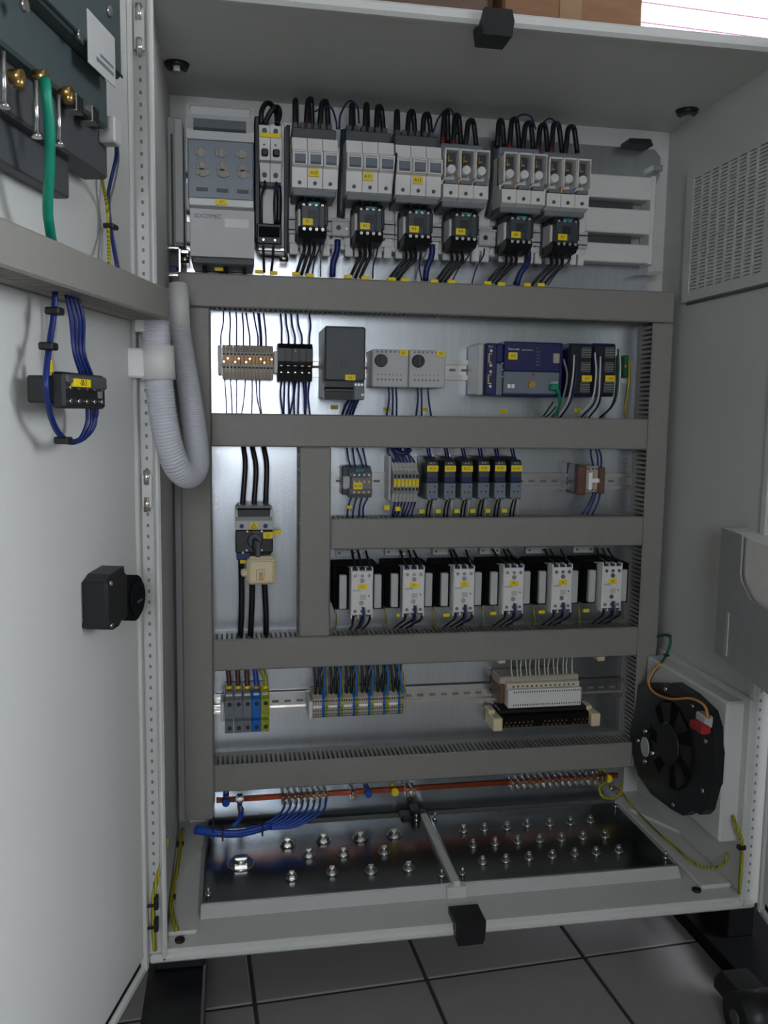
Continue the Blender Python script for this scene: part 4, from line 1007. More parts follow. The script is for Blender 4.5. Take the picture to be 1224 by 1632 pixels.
# ================================================================== relay row
YQ = .315
x0, x1, z0, z1 = R(548, 744, 594, 794, YQ)
t = dev('auxiliary_contactor', 'small grey contactor with teal top, left end of the relay row', 'contactor', x0, x1, z0)
wv = x1-x0; h = z1-z0
part(t, 'base', 'slate', MB().box(x0, x1, YQ+.03, YP-.004, z0+h*.06, z1, .002))
part(t, 'terminal_head', 'mid_grey', MB().prism([(YQ+.04, z0+h*.66), (YQ+.004, z0+h*.68), (YQ+.010, z0+h*.80), (YQ+.03, z0+h*1.0), (YQ+.04, z1)], 'x', x0+wv*.2, x1))
part(t, 'terminal_foot', 'mid_grey', MB().prism([(YQ+.04, z0), (YQ+.014, z0), (YQ+.004, z0+h*.14), (YQ+.002, z0+h*.30), (YQ+.04, z0+h*.32)], 'x', x0+wv*.2, x1))
part(t, 'front_cover', 'mid_grey', MB().box(x0+wv*.26, x1-.001, YQ, YQ+.035, z0+h*.26, z0+h*.68, .002))
part(t, 'side_strip', 'cover_grey', MB().box(x0+wv*.02, x0+wv*.26, YQ+.020, YQ+.04, z0+h*.26, z0+h*.68, .001))
part(t, 'top_bar', 'teal', MB().box(x0+wv*.40, x0+wv*.72, YQ+.006, YQ+.02, z0+h*.80, z0+h*.93, .001), 'teal top bar')
for k in range(4):
    for f in (.74, .53, .19):
        part(t, 'terminal_screw', 'brass' if f < .6 else 'zinc', MB().cyl((x0+wv*(.36+k*.17), YQ+.005 if f != .53 else YQ+.001, z0+h*f), 'y', .0022, -.005, 8))
yellow_label(t, 'K10', x0+wv*.33, x0+wv*.64, z0+h*.28, z0+h*.50, YQ-.0015)
wires([[(553, 714, .345), (555, 730, .34), (560, 748, .34)], [(562, 714, .345), (564, 730, .34), (567, 748, .34)], [(569, 714, .345), (575, 732, .34), (579, 748, .34)], [(578, 714, .345), (582, 732, .34), (585, 748, .34)]], .0019, 'wire_blue', 'dark blue', 'above the small grey contactor', 'blue wires above the small contactor')
wires([[(560, 792, .34), (555, 808, .34), (553, 826, .345)], [(569, 792, .34), (564, 808, .34), (562, 826, .345)], [(577, 793, .34), (573, 808, .34), (572, 826, .345)], [(586, 793, .34), (579, 808, .34), (579, 826, .345)]], .0019, 'wire_blue', 'dark blue', 'below the small grey contactor', 'blue wires below the small contactor')
# seven slim terminal relays with yellow markers
x0, x1, z0, z1 = R(627, 738, 668, 802, YQ)
t0 = None; pw = (x1-x0)/7; h = z1-z0
ep = solo('end_plate', 'cover_grey', MB().box(x0-.006, x0-.001, YQ+.02, YP-.004, z0+.004, z1+.012, .001), 'thin grey end plate left of the yellow-marked slim terminals', 'plate', (x0, YP, z0))
for k in range(7):
    lb = '%s slim grey terminal relay from the left with a yellow marker' % ORD[k]
    if t0 is None:
        t0 = dev('slim_relay', lb, 'relay', x0, x0+pw, z0, 'slim terminal relays with yellow markers')
        t0.location.x = x0+pw/2
        part(t0, 'body', 'cover_grey', MB().prism([(YP-.004, z0), (YQ+.024, z0), (YQ+.012, z0+h*.22), (YQ+.002, z0+h*.30), (YQ, z0+h*.72), (YQ+.014, z0+h*.80), (YQ+.026, z1), (YP-.004, z1)], 'x', x0+.0004, x0+pw-.0004))
        part(t0, 'marker_label', 'yellow', MB().box(x0+.0006, x0+pw-.0006, YQ-.002, YQ+.001, z0+h*.42, z0+h*.60, .0004), 'yellow marker')
        part(t0, 'lever', 'black', MB().box(x0+.0012, x0+pw-.0014, YQ-.003, YQ+.002, z0+h*.62, z0+h*.72, .0006).box(x0+.0012, x0+pw-.0014, YQ-.002, YQ+.003, z0+h*.31, z0+h*.39, .0006))
        part(t0, 'entry', 'brass', MB().cyl((x0+pw/2, YQ+.018, z0+h*.88), 'y', .0013, -.004, 6))
    else: dup(t0, (x0+pw*(k+.5), YP, z0), lb)
wires([[(618+i*5.2, 713, .345), (620+i*5.2+(3 if i % 2 else -1), 722, .34), (626+i*5.4, 733, .34), (630+i*5.4, 742, .345)] for i in range(7)], .0019, 'wire_blue', 'dark blue', 'bunched above the slim terminal relays', 'blue wires above the slim relays')
pts = [U(628, 716, .335), U(636, 722, .332), U(646, 722, .332), U(654, 716, .335)]
solo('wire_bundle', 'navy', MB().tube(pts, .005, 8), 'dark knot of blue wires above the slim terminal relays', 'wire bundle', tuple(pts[0]))
wires([[(630+i*5.4, 799, .345), (627+i*5.3, 810, .338), (622+i*5.0+(3 if i % 3 == 0 else 0), 824, .345)] for i in range(7)], .0018, 'navy', 'dark', 'bunched below the slim terminal relays', 'dark wires below the slim relays')
marker(616, 809, .33, .011, .010, 'yellow marker left below the slim terminal relays', None)
marker(634, 811, .33, .010, .009, 'yellow marker among the wires below the slim terminal relays', None)
marker(557, 808, .333, .011, .006, 'yellow marker below the small grey contactor', None)
# six plug-in relays
YE = .295
RL = [(680, 698, 733, 797), (709, 725, 733, 797), (736, 752, 733, 797), (763, 779, 733, 796), (789, 805, 732, 796), (814, 831, 732, 796)]
t0 = None
for k, (a_, b_, c_, d_) in enumerate(RL):
    lb = 'black plug-in relay on a light grey socket, %s of six' % (['leftmost']+ORD[1:5]+['rightmost'])[k]
    x0, x1, z0, z1 = R(a_, c_, b_, d_, YE)
    if t0 is None:
        t0 = dev('plug_in_relay', lb, 'relay', x0, x1, z0, 'six plug-in relays'); w_ = x1-x0; h = z1-z0
        part(t0, 'relay_body', 'black', MB().box(x0-.001, x1, YE+.004, YE+.04, z0+h*.40, z1, .002))
        part(t0, 'relay_front', 'slate', MB().box(x0, x1, YE, YE+.006, z0+h*.46, z1-.003, .0015))
        part(t0, 'status_strip', 'navy', MB().box(x0+.001, x1-.001, YE-.001, YE+.003, z0+h*.44, z0+h*.56, .0006))
        part(t0, 'socket', 'cover_blue', MB().prism([(YP-.004, z0), (YE+.004, z0), (YE-.001, z0+h*.05), (YE-.001, z0+h*.42), (YE+.012, z0+h*.45), (YP-.004, z0+h*.45)], 'x', x0, x1))
        part(t0, 'socket_back', 'black', MB().box(x0, x1, YE+.03, YP-.004, z0+h*.02, z1+.004, .002))
        for fx, fz in ((.3, .20), (.7, .20), (.75, .34)):
            part(t0, 'terminal_screw', 'ink', MB().cyl((x0+w_*fx, YE-.0005, z0+h*fz), 'y', .0017, -.0014, 8))
        screws(t0, [(x0+w_*.35, z1-.006), (x0+w_*.6, z1-.006)], YE, .0014, 'top_screw')
        part(t0, 'foot_screw', 'zinc', MB().cyl((x0+w_*.25, YE-.0005, z0+h*.035), 'y', .0018, -.0014, 8))
        yellow_label(t0, 'K11', x0, x1, z0+h*.71, z0+h*.865, YE-.0015)
    else: relabel(dup(t0, ((x0+x1)/2, YP, z0), lb), 'K%d' % (11+k))
    px = (a_+b_)/2
    wires([[(px-9, 713, .345), (px-7, 722, .335), (px-4, 736, .325)], [(px-5, 713, .345), (px-3, 724, .335), (px, 736, .325)]], .0018, 'wire_blue', 'dark blue', 'above the %s plug-in relay' % (['leftmost']+ORD[1:5]+['rightmost'])[k], 'blue wires above the %s plug-in relay' % ORD[k])
    wires([[(px-4, 796, .32), (px-8, 808, .325), (px-10, 826, .345)], [(px, 796, .32), (px-3, 810, .325), (px-5, 826, .345)]], .0018, 'wire_black', 'black', 'below the %s plug-in relay' % (['leftmost']+ORD[1:5]+['rightmost'])[k], 'black wires below the %s plug-in relay' % ORD[k])
    wires([[(px+3, 796, .315), (px+3, 808, .318), (px+1, 826, .345)]], .0012, 'wire_white', 'thin pale', 'below the %s plug-in relay' % (['leftmost']+ORD[1:5]+['rightmost'])[k], None)
    marker((672, 698, 728, 753, 777, 804)[k], 815-k*.3, .332, .011, .008, 'yellow marker low between the wires of the %s plug-in relay' % (['leftmost']+ORD[1:5]+['rightmost'])[k], 'yellow markers below the plug-in relays')
# brown terminal block on the right
x0, x1, z0, z1 = R(924, 743, 968, 788, YR)
t = dev('terminal_block', 'brown terminal block with white marker strips, right end of the relay row', 'terminal', x0, x1, z0)
wv = x1-x0; h = z1-z0
part(t, 'end_stop', 'brown', MB().box(x0, x0+wv*.30, YR+.008, YP-.004, z0-.002, z1, .002))
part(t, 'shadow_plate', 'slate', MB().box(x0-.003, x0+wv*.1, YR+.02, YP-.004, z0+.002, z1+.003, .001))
for f in (.31, .46, .61): part(t, 'terminal', 'beige', MB().box(x0+wv*f, x0+wv*(f+.145), YR+.012, YP-.004, z0+h*.06, z1, .0015))
part(t, 'end_stop', 'brown', MB().box(x0+wv*.78, x1, YR+.010, YP-.004, z0, z0+h*.95, .002))
part(t, 'marker_strip', 'paper', MB().box(x0+wv*.36, x0+wv*.50, YR+.005, YR+.014, z0+h*.15, z0+h*.78, .001), 'white marker strip')
part(t, 'marker_strip', 'paper', MB().box(x0+wv*.50, x0+wv*.78, YR+.008, YR+.014, z0+h*.40, z0+h*.55, .001), 'white marker strip')
for f in (.38, .54, .68): part(t, 'entry', 'ink', MB().cyl((x0+wv*f, YR+.0125, z1-.006), 'y', .002, -.001, 8).cyl((x0+wv*f, YR+.0125, z0+.008), 'y', .002, -.001, 8))
wires([[(941, 713, .345), (942, 726, .34), (946, 746, .345)], [(948, 713, .345), (952, 726, .34), (953, 746, .345)], [(953, 713, .345), (958, 728, .34), (958, 746, .345)]], .0020, 'wire_blue', 'dark blue', 'above the brown terminal block', 'blue wires above the brown terminal block')
wires([[(946, 784, .345), (940, 800, .34), (927, 820, .345)], [(950, 785, .345), (944, 802, .34), (935, 820, .345)], [(957, 784, .345), (953, 800, .34), (943, 822, .345)]], .0020, 'wire_blue', 'dark blue', 'below the brown terminal block', 'blue wires below the brown terminal block')

# ================================================================== solid state relays on heat sinks
YV = .262
SS = [(577, 946, 550), (659.5, 943.5, 629), (739.5, 942, 710), (818.5, 940, 789), (896, 938.5, 867), (975.5, 936.5, 946)]
c = U(577, 946, YV); X, Z = c.x, c.z
sr = thing('solid_state_relay', 'white solid state relay between two black heat sinks, leftmost of six', 'relay', (X, YP, Z), 'six solid state relays')
hs = part(sr, 'heat_sink', 'black_matt', MB().box(X-.048, X+.040, YP-.07, YP-.006, Z-.038, Z+.046, .002))
q = MB()
for k in range(9):
    for s_, x in ((-1, X-.0485), (1, X+.0215)):
        q.box(x+k*.003 if s_ > 0 else x+k*.0032, (x+k*.003 if s_ > 0 else x+k*.0032)+.0013, YV+.028, YP-.06, Z-.037, Z+.044)
part(hs, 'fins', 'black_matt', q, kind='stuff')
for s_, xa, xb in ((-1, -.0405, -.0265), (1, .0265, .0405)):
    p = part(sr, 'heat_sink_label', 'cover_grey', MB().box(X+xa, X+xb, YV+.018, YV+.030, Z-.033, Z+.032, .0015), 'pale label strip on the heat sink')
    lettering(p, '---- -- --- ----', .0055, (X, YV+.0179, Z), 'mid_grey') if False else None
bd = part(sr, 'body', 'white', MB().box(X-.021, X+.021, YV, YP-.05, Z-.042, Z+.043, .002))
cm = MB()
for k in range(4): cm.box(X-.021+k*.0133, X-.019+k*.0133, YV+.001, YV+.02, Z+.040, Z+.049).box(X-.021+k*.0133, X-.019+k*.0133, YV+.001, YV+.02, Z-.048, Z-.040)
cm.box(X-.021, X+.021, YV+.010, YV+.02, Z-.044, Z+.0445)
part(sr, 'terminal_comb', 'white', cm)
part(sr, 'terminal_well', 'navy', MB().box(X-.018, X+.018, YV+.004, YV+.025, Z+.042, Z+.0455))
part(sr, 'terminal_well', 'navy', MB().box(X-.018, X+.018, YV+.004, YV+.025, Z-.0445, Z-.041))
for k in (-1, 0, 1):
    part(sr, 'terminal_screw', 'zinc', MB().cyl((X+k*.0132, YV+.0008, Z+.034), 'y', .0034, -.0022, 10))
    part(sr, 'terminal_screw', 'mid_grey', MB().cyl((X+k*.0132, YV+.0008, Z-.034), 'y', .0032, -.0016, 10))
part(sr, 'centre_screw', 'zinc', MB().cyl((X, YV+.0008, Z+.0245), 'y', .0044, -.003, 12))
part(sr, 'lower_screw', 'zinc', MB().cyl((X-.001, YV+.0008, Z-.018), 'y', .0044, -.003, 12))
part(sr, 'imprint', 'cover_grey', MB().box(X-.004, X+.007, YV-.0006, YV+.001, Z-.012, Z-.002))
part(sr, 'lamp_dot', 'ink', MB().cyl((X+.013, YV+.0006, Z-.005), 'y', .0014, -.0012, 8))
lettering(bd, 'SIEMENS', .0042, (X-.010, YV-.0003, Z+.006), 'mid_grey')
yellow_label(sr, 'V1', X-.008, X+.009, Z+.0085, Z+.018, YV-.0003)
part(sr, 'mounting_tab', 'cover_grey', MB().box(X-.037, X+.007, YP-.012, YP-.004, Z+.052, Z+.067, .001), 'pale mounting tab above the heat sink')
part(sr, 'tab_hole', 'dark_grey', MB().cyl((X-.030, YP-.0118, Z+.0595), 'y', .0024, -.001, 8).cyl((X+.0, YP-.0118, Z+.0595), 'y', .0024, -.001, 8))
for k in range(1, 6):
    q = U(SS[k][0], SS[k][1], YV)
    relabel(dup(sr, (q.x, YP, q.z), 'white solid state relay between two black heat sinks, '+pos6[k]), 'V%d' % (k+1))
WUP = [((561, 877), (570, 877), (583, 878)), ((638, 877), (651, 877), (659, 877)), ((717, 876), (722, 876), (742, 876)), ((785, 875), (802, 875), (808, 875)), ((868, 875), (876, 875), (893, 875)), ((950, 874), (960, 874), (968, 874))]
for k, ws in enumerate(WUP):
    cx_, cy_ = SS[k][0], SS[k][1]-40
    wires([[(a_, b_, .345), (a_+(cx_-13+i*13-a_)*.4+1, b_+14, .33), (cx_-12+i*12.5, cy_-3, .29), (cx_-12+i*12.5, cy_+4, .285)] for i, (a_, b_) in enumerate(ws)], .0022, 'wire_black', 'black', 'above the %s solid state relay' % names6[k], 'black wires above the %s solid state relay' % names6[k])
    cy_ = SS[k][1]+38
    dx = -4 if k == 0 else -16
    wires([[(cx_-13+i*13, cy_-2, .285), (cx_-15+i*13, cy_+6, .28), (cx_-13+i*11+dx*.7, cy_+13, .30), (cx_-16+i*10+dx, cy_+19, .335)] for i in range(3)], .0024, 'wire_black', 'black', 'below the %s solid state relay' % names6[k], 'black wires below the %s solid state relay' % names6[k])
    wires([[(cx_+1, cy_-16, .255), (cx_+2, cy_-8, .25), (cx_+1, cy_+6, .26), (cx_-4, cy_+17, .33)]], .0020, 'wire_blue', 'blue', 'plugged into the front of the %s solid state relay' % names6[k], None)
    wires([[(cx_+4, cy_-16, .255), (cx_+5, cy_-8, .25), (cx_+4, cy_+4, .26), (cx_-1, cy_+14, .33)]], .0014, 'wire_grey', 'thin grey', 'plugged into the front of the %s solid state relay' % names6[k], None)
for i, (px, py) in enumerate(((565, 984), (634, 980), (711, 980), (786, 977), (863, 975), (934, 973))):
    marker(px, py, .30, .006 if i < 2 else .013, .007, 'yellow marker at the foot of the %s solid state relay' % names6[i], 'yellow markers below the solid state relays')
for i, px in enumerate((532, 612, 690, 767, 848, 920)):
    wires([[(px, 968-i, .34), (px+4, 985-i, .335), (px+2, 1003-i, .345)]], .0018, 'earth', 'thin yellow', 'low beside the %s solid state relay' % names6[i], None)

# ================================================================== lowest row of terminals
YG = .305
x0, x1, z0, z1 = R(358, 1106, 430, 1172, YG)
pw = (x1-x0)/5; h = z1-z0
cols = ['mid_grey', 'mid_grey', 'mid_grey', 'term_blue', 'earth']
lbs = ['large grey feed-through terminal, leftmost in the lowest row', 'large grey feed-through terminal, second in the lowest row', 'large grey feed-through terminal next to the blue one', 'large bright blue neutral terminal in the lowest row', 'large green and yellow earth terminal in the lowest row']
MATS['earth_solid'] = MATS['yellow']
mat('lime', (150, 158, 40), .45, var=.25, scale=90)
cols[4] = 'lime'
wcol = ['wire_brown', 'wire_brown', 'wire_brown', 'blue', 'earth']
wn = ['brown', 'brown', 'brown', 'blue', 'green and yellow']
for k in range(5):
    a = x0+k*pw+.0004; b = a+pw-.0008; c = (a+b)/2
    t = dev('large_terminal', lbs[k], 'terminal', a, b, z0)
    part(t, 'body', cols[k], MB().prism([(YP-.004, z0+.004), (YG+.016, z0), (YG+.004, z0+h*.06), (YG+.002, z0+h*.34), (YG+.008, z0+h*.38), (YG+.008, z0+h*.42), (YG, z0+h*.44), (YG, z0+h*.86), (YG+.014, z0+h*.95), (YG+.022, z1), (YP-.004, z1)], 'x', a, b))
    part(t, 'screw_well', 'ink', MB().cyl((c+.001, YG+.0005, z0+h*.76), 'y', .0042, -.0015, 12).cyl((c+.001, YG+.0025, z0+h*.18), 'y', .0042, -.0015, 12))
    part(t, 'marker', 'white', MB().box(a+.002, b-.002, YG+.006, YG+.016, z0+h*.93, z0+h*.97, .0008))
    px = 365.5+k*14.4
    top = (362, 377, 392, 404, 413)[k]
    pts = [U(top+1, 1064, .345), U(px-1, 1078, .34), U(px, 1095, .335), U(px+.5, 1110, .335)]
    o = thing('cable', '%s cable entering the %s' % (wn[k] if k > 2 else 'dark brown', ('leftmost grey terminal', 'second grey terminal', 'third grey terminal', 'large blue terminal', 'large earth terminal')[k]), 'cable', tuple(pts[0]), 'cables of the five large terminals')
    part(o, 'sheath', wcol[k], MB().tube(pts, .0045, 8))
    q = U(px-.5, 1095, .3345); part(o, 'marker_ring', 'yellow' if k != 3 else 'orange', MB().cyl((q.x, q.y, q.z-.003), 'z', .0056, .006, 10), 'yellow marker ring' if k != 3 else 'orange marker ring')
t = solo('end_stop', 'white', MB().box(x0-.008, x0-.001, YG+.02, YP-.004, z0+.022, z1-.022, .002), 'white end stop left of the large grey terminals', 'end stop', (x0, YP, z0))
c = U(347, 1130, .36)
solo('rail_end', 'chrome', MB().box(c.x-.010, c.x+.012, .352, .356, c.z+.006, c.z+.009).box(c.x-.011, c.x+.012, .352, .356, c.z, c.z+.004).box(c.x-.011, c.x+.012, .352, .356, c.z-.007, c.z-.003), 'bright cut end of the lowest rail at far left', 'rail', (c.x, .356, c.z))
# long strip: six groups of grey, blue and green-yellow terminals
YZ = .318
x0, x1, z0, z1 = R(492, 1108, 650, 1144, YZ)
h = z1-z0
t = dev('terminal_strip', 'long terminal strip of grey, blue and green-yellow slices in six groups', 'terminal', x0, x1, z0)
part(t, 'end_stop', 'white', MB().box(x0, x0+.0075, YZ-.002, YP-.004, z0, z1-.008, .002))
part(t, 'end_stop', 'beige', MB().box(x1-.007, x1, YZ+.016, YP-.004, z0+.010, z1-.004, .002))
gw = (x1-x0-.0155)/6
def slice_(a, b, m_):
    p = part(t, 'terminal', m_, MB().prism([(YP-.004, z0), (YZ+.012, z0), (YZ+.006, z0+h*.12), (YZ+.006, z0+h*.44), (YZ+.009, z0+h*.46), (YZ+.009, z0+h*.58), (YZ+.006, z0+h*.60), (YZ+.008, z0+h*.86), (YZ+.018, z1), (YP-.004, z1)], 'x', a+.0002, b-.0002))
    part(p, 'entry', 'ink', MB().box(a+.0012, b-.0012, YZ+.0055, YZ+.008, z0+h*.72, z0+h*.79).box(a+.0012, b-.0012, YZ+.005, YZ+.008, z0+h*.16, z0+h*.21).box(a+.0012, b-.0012, YZ+.005, YZ+.008, z0+h*.32, z0+h*.37))
for g in range(6):
    a = x0+.008+g*gw
    for k in range(4): slice_(a+k*gw*.155, a+(k+1)*gw*.155, 'beige')
    part(t, 'marker_strip', 'paper', MB().box(a+.0004, a+gw*.62-.0004, YZ+.004, YZ+.010, z0+h*.46, z0+h*.58, .0008), 'white marker strip')
    slice_(a+gw*.62, a+gw*.81, 'term_blue'); slice_(a+gw*.81, a+gw, 'lime')
for g in range(6):
    pa = 500+g*24.8
    ps = []
    tops = (500, 507, 526, 534, 551, 559, 576, 584, 601, 611, 622, 629)
    for k in range(2):
        tx = tops[g*2+k]; bx = pa+3+k*7; yt = 1061-g*1.1
        ps.append([(tx, yt, .345), (tx+(bx-tx)*.4+1, yt+20, .34), (bx, 1098-g*.4, .335), (bx, 1112, .338)])
    wires(ps, .0026, 'wire_black', 'black', 'into grey terminal group %s of the long strip' % ('one', 'two', 'three', 'four', 'five', 'six')[g], 'black wires into the long strip, group %d' % (g+1))
    wires([[(tops[g*2]+14+k*4, 1061-g*1.1, .352), (pa+3.5+k*8, 1096, .345), (pa+4+k*8, 1112, .345)] for k in range(2)], .0016, 'wire_black', 'thin black', 'behind grey terminal group %s of the long strip' % ('one', 'two', 'three', 'four', 'five', 'six')[g], 'thin wires into the long strip, group %d' % (g+1))
    tx = (515, 540, 566, 592, 616, 635)[g]
    wires([[(tx, 1060-g*1.1, .345), (tx+3, 1080, .338), (pa+18, 1100, .33), (pa+18, 1114, .333)]], .0027, 'term_blue', 'blue', 'into blue terminal %s of the long strip' % ('one', 'two', 'three', 'four', 'five', 'six')[g], None)
    wires([[(tx+4, 1062-g*1.1, .352), (pa+22, 1098, .345), (pa+22.5, 1112, .34)]], .0015, 'earth', 'green and yellow', 'into earth slice %s of the long strip' % ('one', 'two', 'three', 'four', 'five', 'six')[g], None)
# white plug terminal with pale wires
YW = .30
x0, x1, z0, z1 = R(810, 1098, 927, 1127, YW)
t = dev('plug_terminal', 'wide white terminal plug with two rows of dots, under pale wires', 'terminal', x0, x1, z0)
wv = x1-x0; h = z1-z0
part(t, 'base', 'beige', MB().box(x0-.010, x1+.003, YW+.026, YP-.004, z0+.002, z1+.020, .002))
part(t, 'wire_deck', 'ivory', MB().box(x0+.001, x1, YW+.012, YW+.03, z1-.003, z1+.010, .002))
part(t, 'front', 'white', MB().box(x0, x1, YW, YW+.026, z0, z1, .002))
part(t, 'side_flange', 'brown', MB().box(x0-.012, x0-.001, YW+.02, YP-.004, z0+.004, z1+.006, .002))
q = MB()
for k in range(30):
    xa = x0+wv*(.07+.031*k)
    q.box(xa, xa+.0018, YW-.0006, YW+.001, z0+h*.84, z0+h*.92).box(xa, xa+.0018, YW-.0006, YW+.001, z0+h*.14, z0+h*.22)
part(t, 'pin_rows', 'ink', q, kind='stuff')
for k in range(14):
    xa = x0+wv*(.09+.063*k)
    part(t, 'wire_entry', 'brown', MB().cyl((xa, YW+.0125, z1+.0035), 'y', .0022, -.001, 8))
wires([[(815+i*7.4+(i % 3), 1048-(i % 4)*.5, .345), (815+i*7.3+(2 if i % 2 else 0), 1068, .335), (819+i*7.4, 1092, .322)] for i in range(14)], .0015, 'wire_white', 'pale green', 'above the wide white terminal plug', 'pale wires above the white terminal plug')
# open black connector below it, and the cream ends of a second one behind the trunking
c0_, c1_ = U(794, 1155, .32), U(950, 1147, .32)
t = thing('connector_strip', 'black connector strip with cream ends and brass pins, lowest right', 'connector', ((c0_.x+c1_.x)/2, YP, c0_.z-.016))
zb = (c0_.z+c1_.z)/2
part(t, 'body', 'black_matt', MB().box(c0_.x, c1_.x, .335, YP-.004, zb-.014, zb+.012, .002))
part(t, 'rear_ledge', 'black', MB().box(c0_.x+.01, c1_.x-.01, .345, YP-.004, zb+.012, zb+.022, .002))
for x in (c0_.x, c1_.x):
    part(t, 'end_block', 'cream', MB().box(x-.010, x+.010, .32, YP-.004, zb-.015, zb+.013, .002).box(x-.013, x+.002, .345, YP-.004, zb+.013, zb+.022, .002), 'cream end block')
for k in range(20):
    if k in (7, 8, 15): continue
    xa = c0_.x+.018+k*(c1_.x-c0_.x-.036)/19
    part(t, 'pin', 'brass', MB().box(xa-.0012, xa+.0012, .330, .337, zb-.010, zb-.007).box(xa+.002, xa+.0042, .330, .337, zb-.003, zb))
for i, (px, py) in enumerate(((799, 1053), (957, 1049))):
    c = U(px, py, .33); solo('end_block', 'cream', MB().box(c.x-.008, c.x+.008, .325, YP-.001, c.z-.005, c.z+.008, .0015), 'cream end block peeping out above the white terminal plug, %s one' % ('left', 'right')[i], 'end block', (c.x, YP, c.z))

# ================================================================== copper bar and earth terminals
p0, p1 = U(345, 1277, .355), U(985, 1234, .355)
zb = (p0.z+p1.z)/2
bar = thing('earth_bar', 'long copper earth bar below the lowest trunking', 'busbar', ((p0.x+p1.x)/2, YP, zb))
part(bar, 'copper_strip', 'copper', MB().box(p0.x, p1.x, .352, .358, zb-.0055, zb+.0055, .001))
for px, m_, lb in ((360, 'blue', 'blue round end insulator'), (587, 'blue', 'blue round insulator'), (629, 'yellow', 'yellow round insulator'), (969, 'yellow', 'yellow round insulator')):
    c = U(px, 1277-(px-345)*.0672, .345); part(bar, 'insulator', m_, MB().cyl((c.x, .350, zb), 'y', .0085, -.012, 16, .0075).cyl((c.x, .358, zb), 'y', .006, YP-.358, 10), lb)
def clamp_row(pa, pb, n, nm):
    xa, xb = U(pa, 1265, .345).x, U(pb, 1265, .345).x
    for k in range(n):
        x = xa+(xb-xa)*k/max(1, n-1)
        p = part(bar, 'clamp', 'zinc', MB().box(x-.0036, x+.0036, .338, .366, zb-.012, zb+.008, .0012))
        part(p, 'clamp_screw', 'brass', MB().cyl((x, .3385, zb+.003), 'y', .0022, -.004, 8).cyl((x, .3385, zb-.007), 'y', .0022, -.003, 8))
clamp_row(451, 519, 8, 'left'); clamp_row(817, 950, 14, 'right'); clamp_row(562, 562, 1, ''); clamp_row(649, 658, 2, ''); clamp_row(957, 963, 2, '')
c = U(382, 1278, .33)
part(bar, 'bolted_lug', 'zinc', MB().cyl((c.x, .345, c.z+.003), 'y', .009, -.012, 6, smooth=False).cyl((c.x, .336, c.z+.006), 'y', .005, -.010, 8).box(c.x-.005, c.x+.005, .335, .340, c.z-.020, c.z, .001))
# blue wires from the clamps into the bundle at the left
wires([[(455+i*9.3, 1278-i*.8, .335), (451+i*9.3, 1290, .30), (438+i*8.6, 1304, .285), (415+i*7, 1315+i*.6, .28), (392, 1319+i*.4, .275)] for i in range(8)], .0022, 'blue', 'blue', 'curving from the copper bar clamps to the bundle', 'blue earth bar wires')
pts = [U(312, 1322, .285), U(336, 1326, .275), U(370, 1329, .27), (U(400, 1325, .272)), U(432, 1316, .278)]
o = thing('wire_bundle', 'thick bundle of blue wires lying along the floor at lower left', 'wire bundle', tuple(pts[0]))
part(o, 'wires', 'blue', MB().tube(pts, .0085, 10, rf=lambda i, N: .0092-.003*i/N).tube([p+Vector((0, -.004, .005)) for p in pts], .004, 8))
for q in ((355, 1328), (418, 1320), (340, 1315)):
    c = U(q[0], q[1], .272); part(o, 'cable_tie', 'black', MB().box(c.x-.0018, c.x+.0018, c.y-.012, c.y+.010, c.z-.011, c.z+.012, .001))
pts = [U(384, 1288, .33), U(384, 1297, .30), U(380, 1308, .285), U(370, 1318, .28)]
o = thing('cable', 'blue cable with a yellow collar bolted to the left end of the copper bar', 'cable', tuple(pts[0]))
part(o, 'sheath', 'blue', MB().tube(pts, .0048, 8)); part(o, 'collar', 'yellow', MB().cyl((pts[0].x, pts[0].y, pts[0].z-.010), 'z', .0058, .010, 10), 'yellow collar')
# earth leads at right and left
pts = [U(966, 1246, .33), U(955, 1256, .32), U(961, 1270, .31), U(978, 1272, .31), U(990, 1262, .315), U(991, 1248, .33)]
solo('earth_wire', 'earth', MB().tube(pts, .0030, 7), 'green and yellow earth wire loop at the right end of the copper bar', 'wire', tuple(pts[0]))
c = U(978, 1256, .325); solo('cable_lug', 'chrome', MB().cyl((c.x, .335, c.z), 'y', .007, -.006, 6, smooth=False).box(c.x-.004, c.x+.012, .326, .330, c.z-.008, c.z-.002, .001), 'shiny cable lug inside the yellow wire loop', 'lug', (c.x, .335, c.z))
pts = [UX(992, 1264, .950), UZ(1012, 1290, .019), UZ(1050, 1327, .018), UZ(1085, 1358, .018), UZ(1110, 1378, .019), UZ(1135, 1384, .022), UX(1155, 1374, .992), UX(1160, 1360, .996)]
solo('earth_wire', 'earth', MB().tube(pts, .0024, 7), 'long green and yellow earth wire running along the right wall to the front', 'wire', tuple(pts[0]))
pts = [UX(1163, 1264, .995), UX(1163, 1282, 1.0), U(1172, 1312, -.009), U(1182, 1340, -.010), U(1182, 1370, -.010), U(1180, 1400, -.010), U(1178, 1424, -.010)]
o = thing('earth_wire', 'green and yellow earth wire down the right hinge rail', 'wire', tuple(pts[0]))
part(o, 'strand', 'earth', MB().tube(pts, .0032, 7)); c = pts[3]; part(o, 'cable_tie', 'black', MB().box(c.x-.007, c.x+.007, c.y-.005, c.y+.005, c.z-.016, c.z-.008, .001))
pts = [U(266, 1335, .02), U(264, 1352, .01), U(255, 1385, -.0), U(247, 1415, -.006), U(244, 1440, -.008), U(244, 1475, -.008), U(247, 1515, -.008)]
o = thing('earth_wire', 'green and yellow earth wire hanging outside the left hinge rail', 'wire', tuple(pts[0]))
part(o, 'strand', 'earth', MB().tube(pts, .0033, 7))
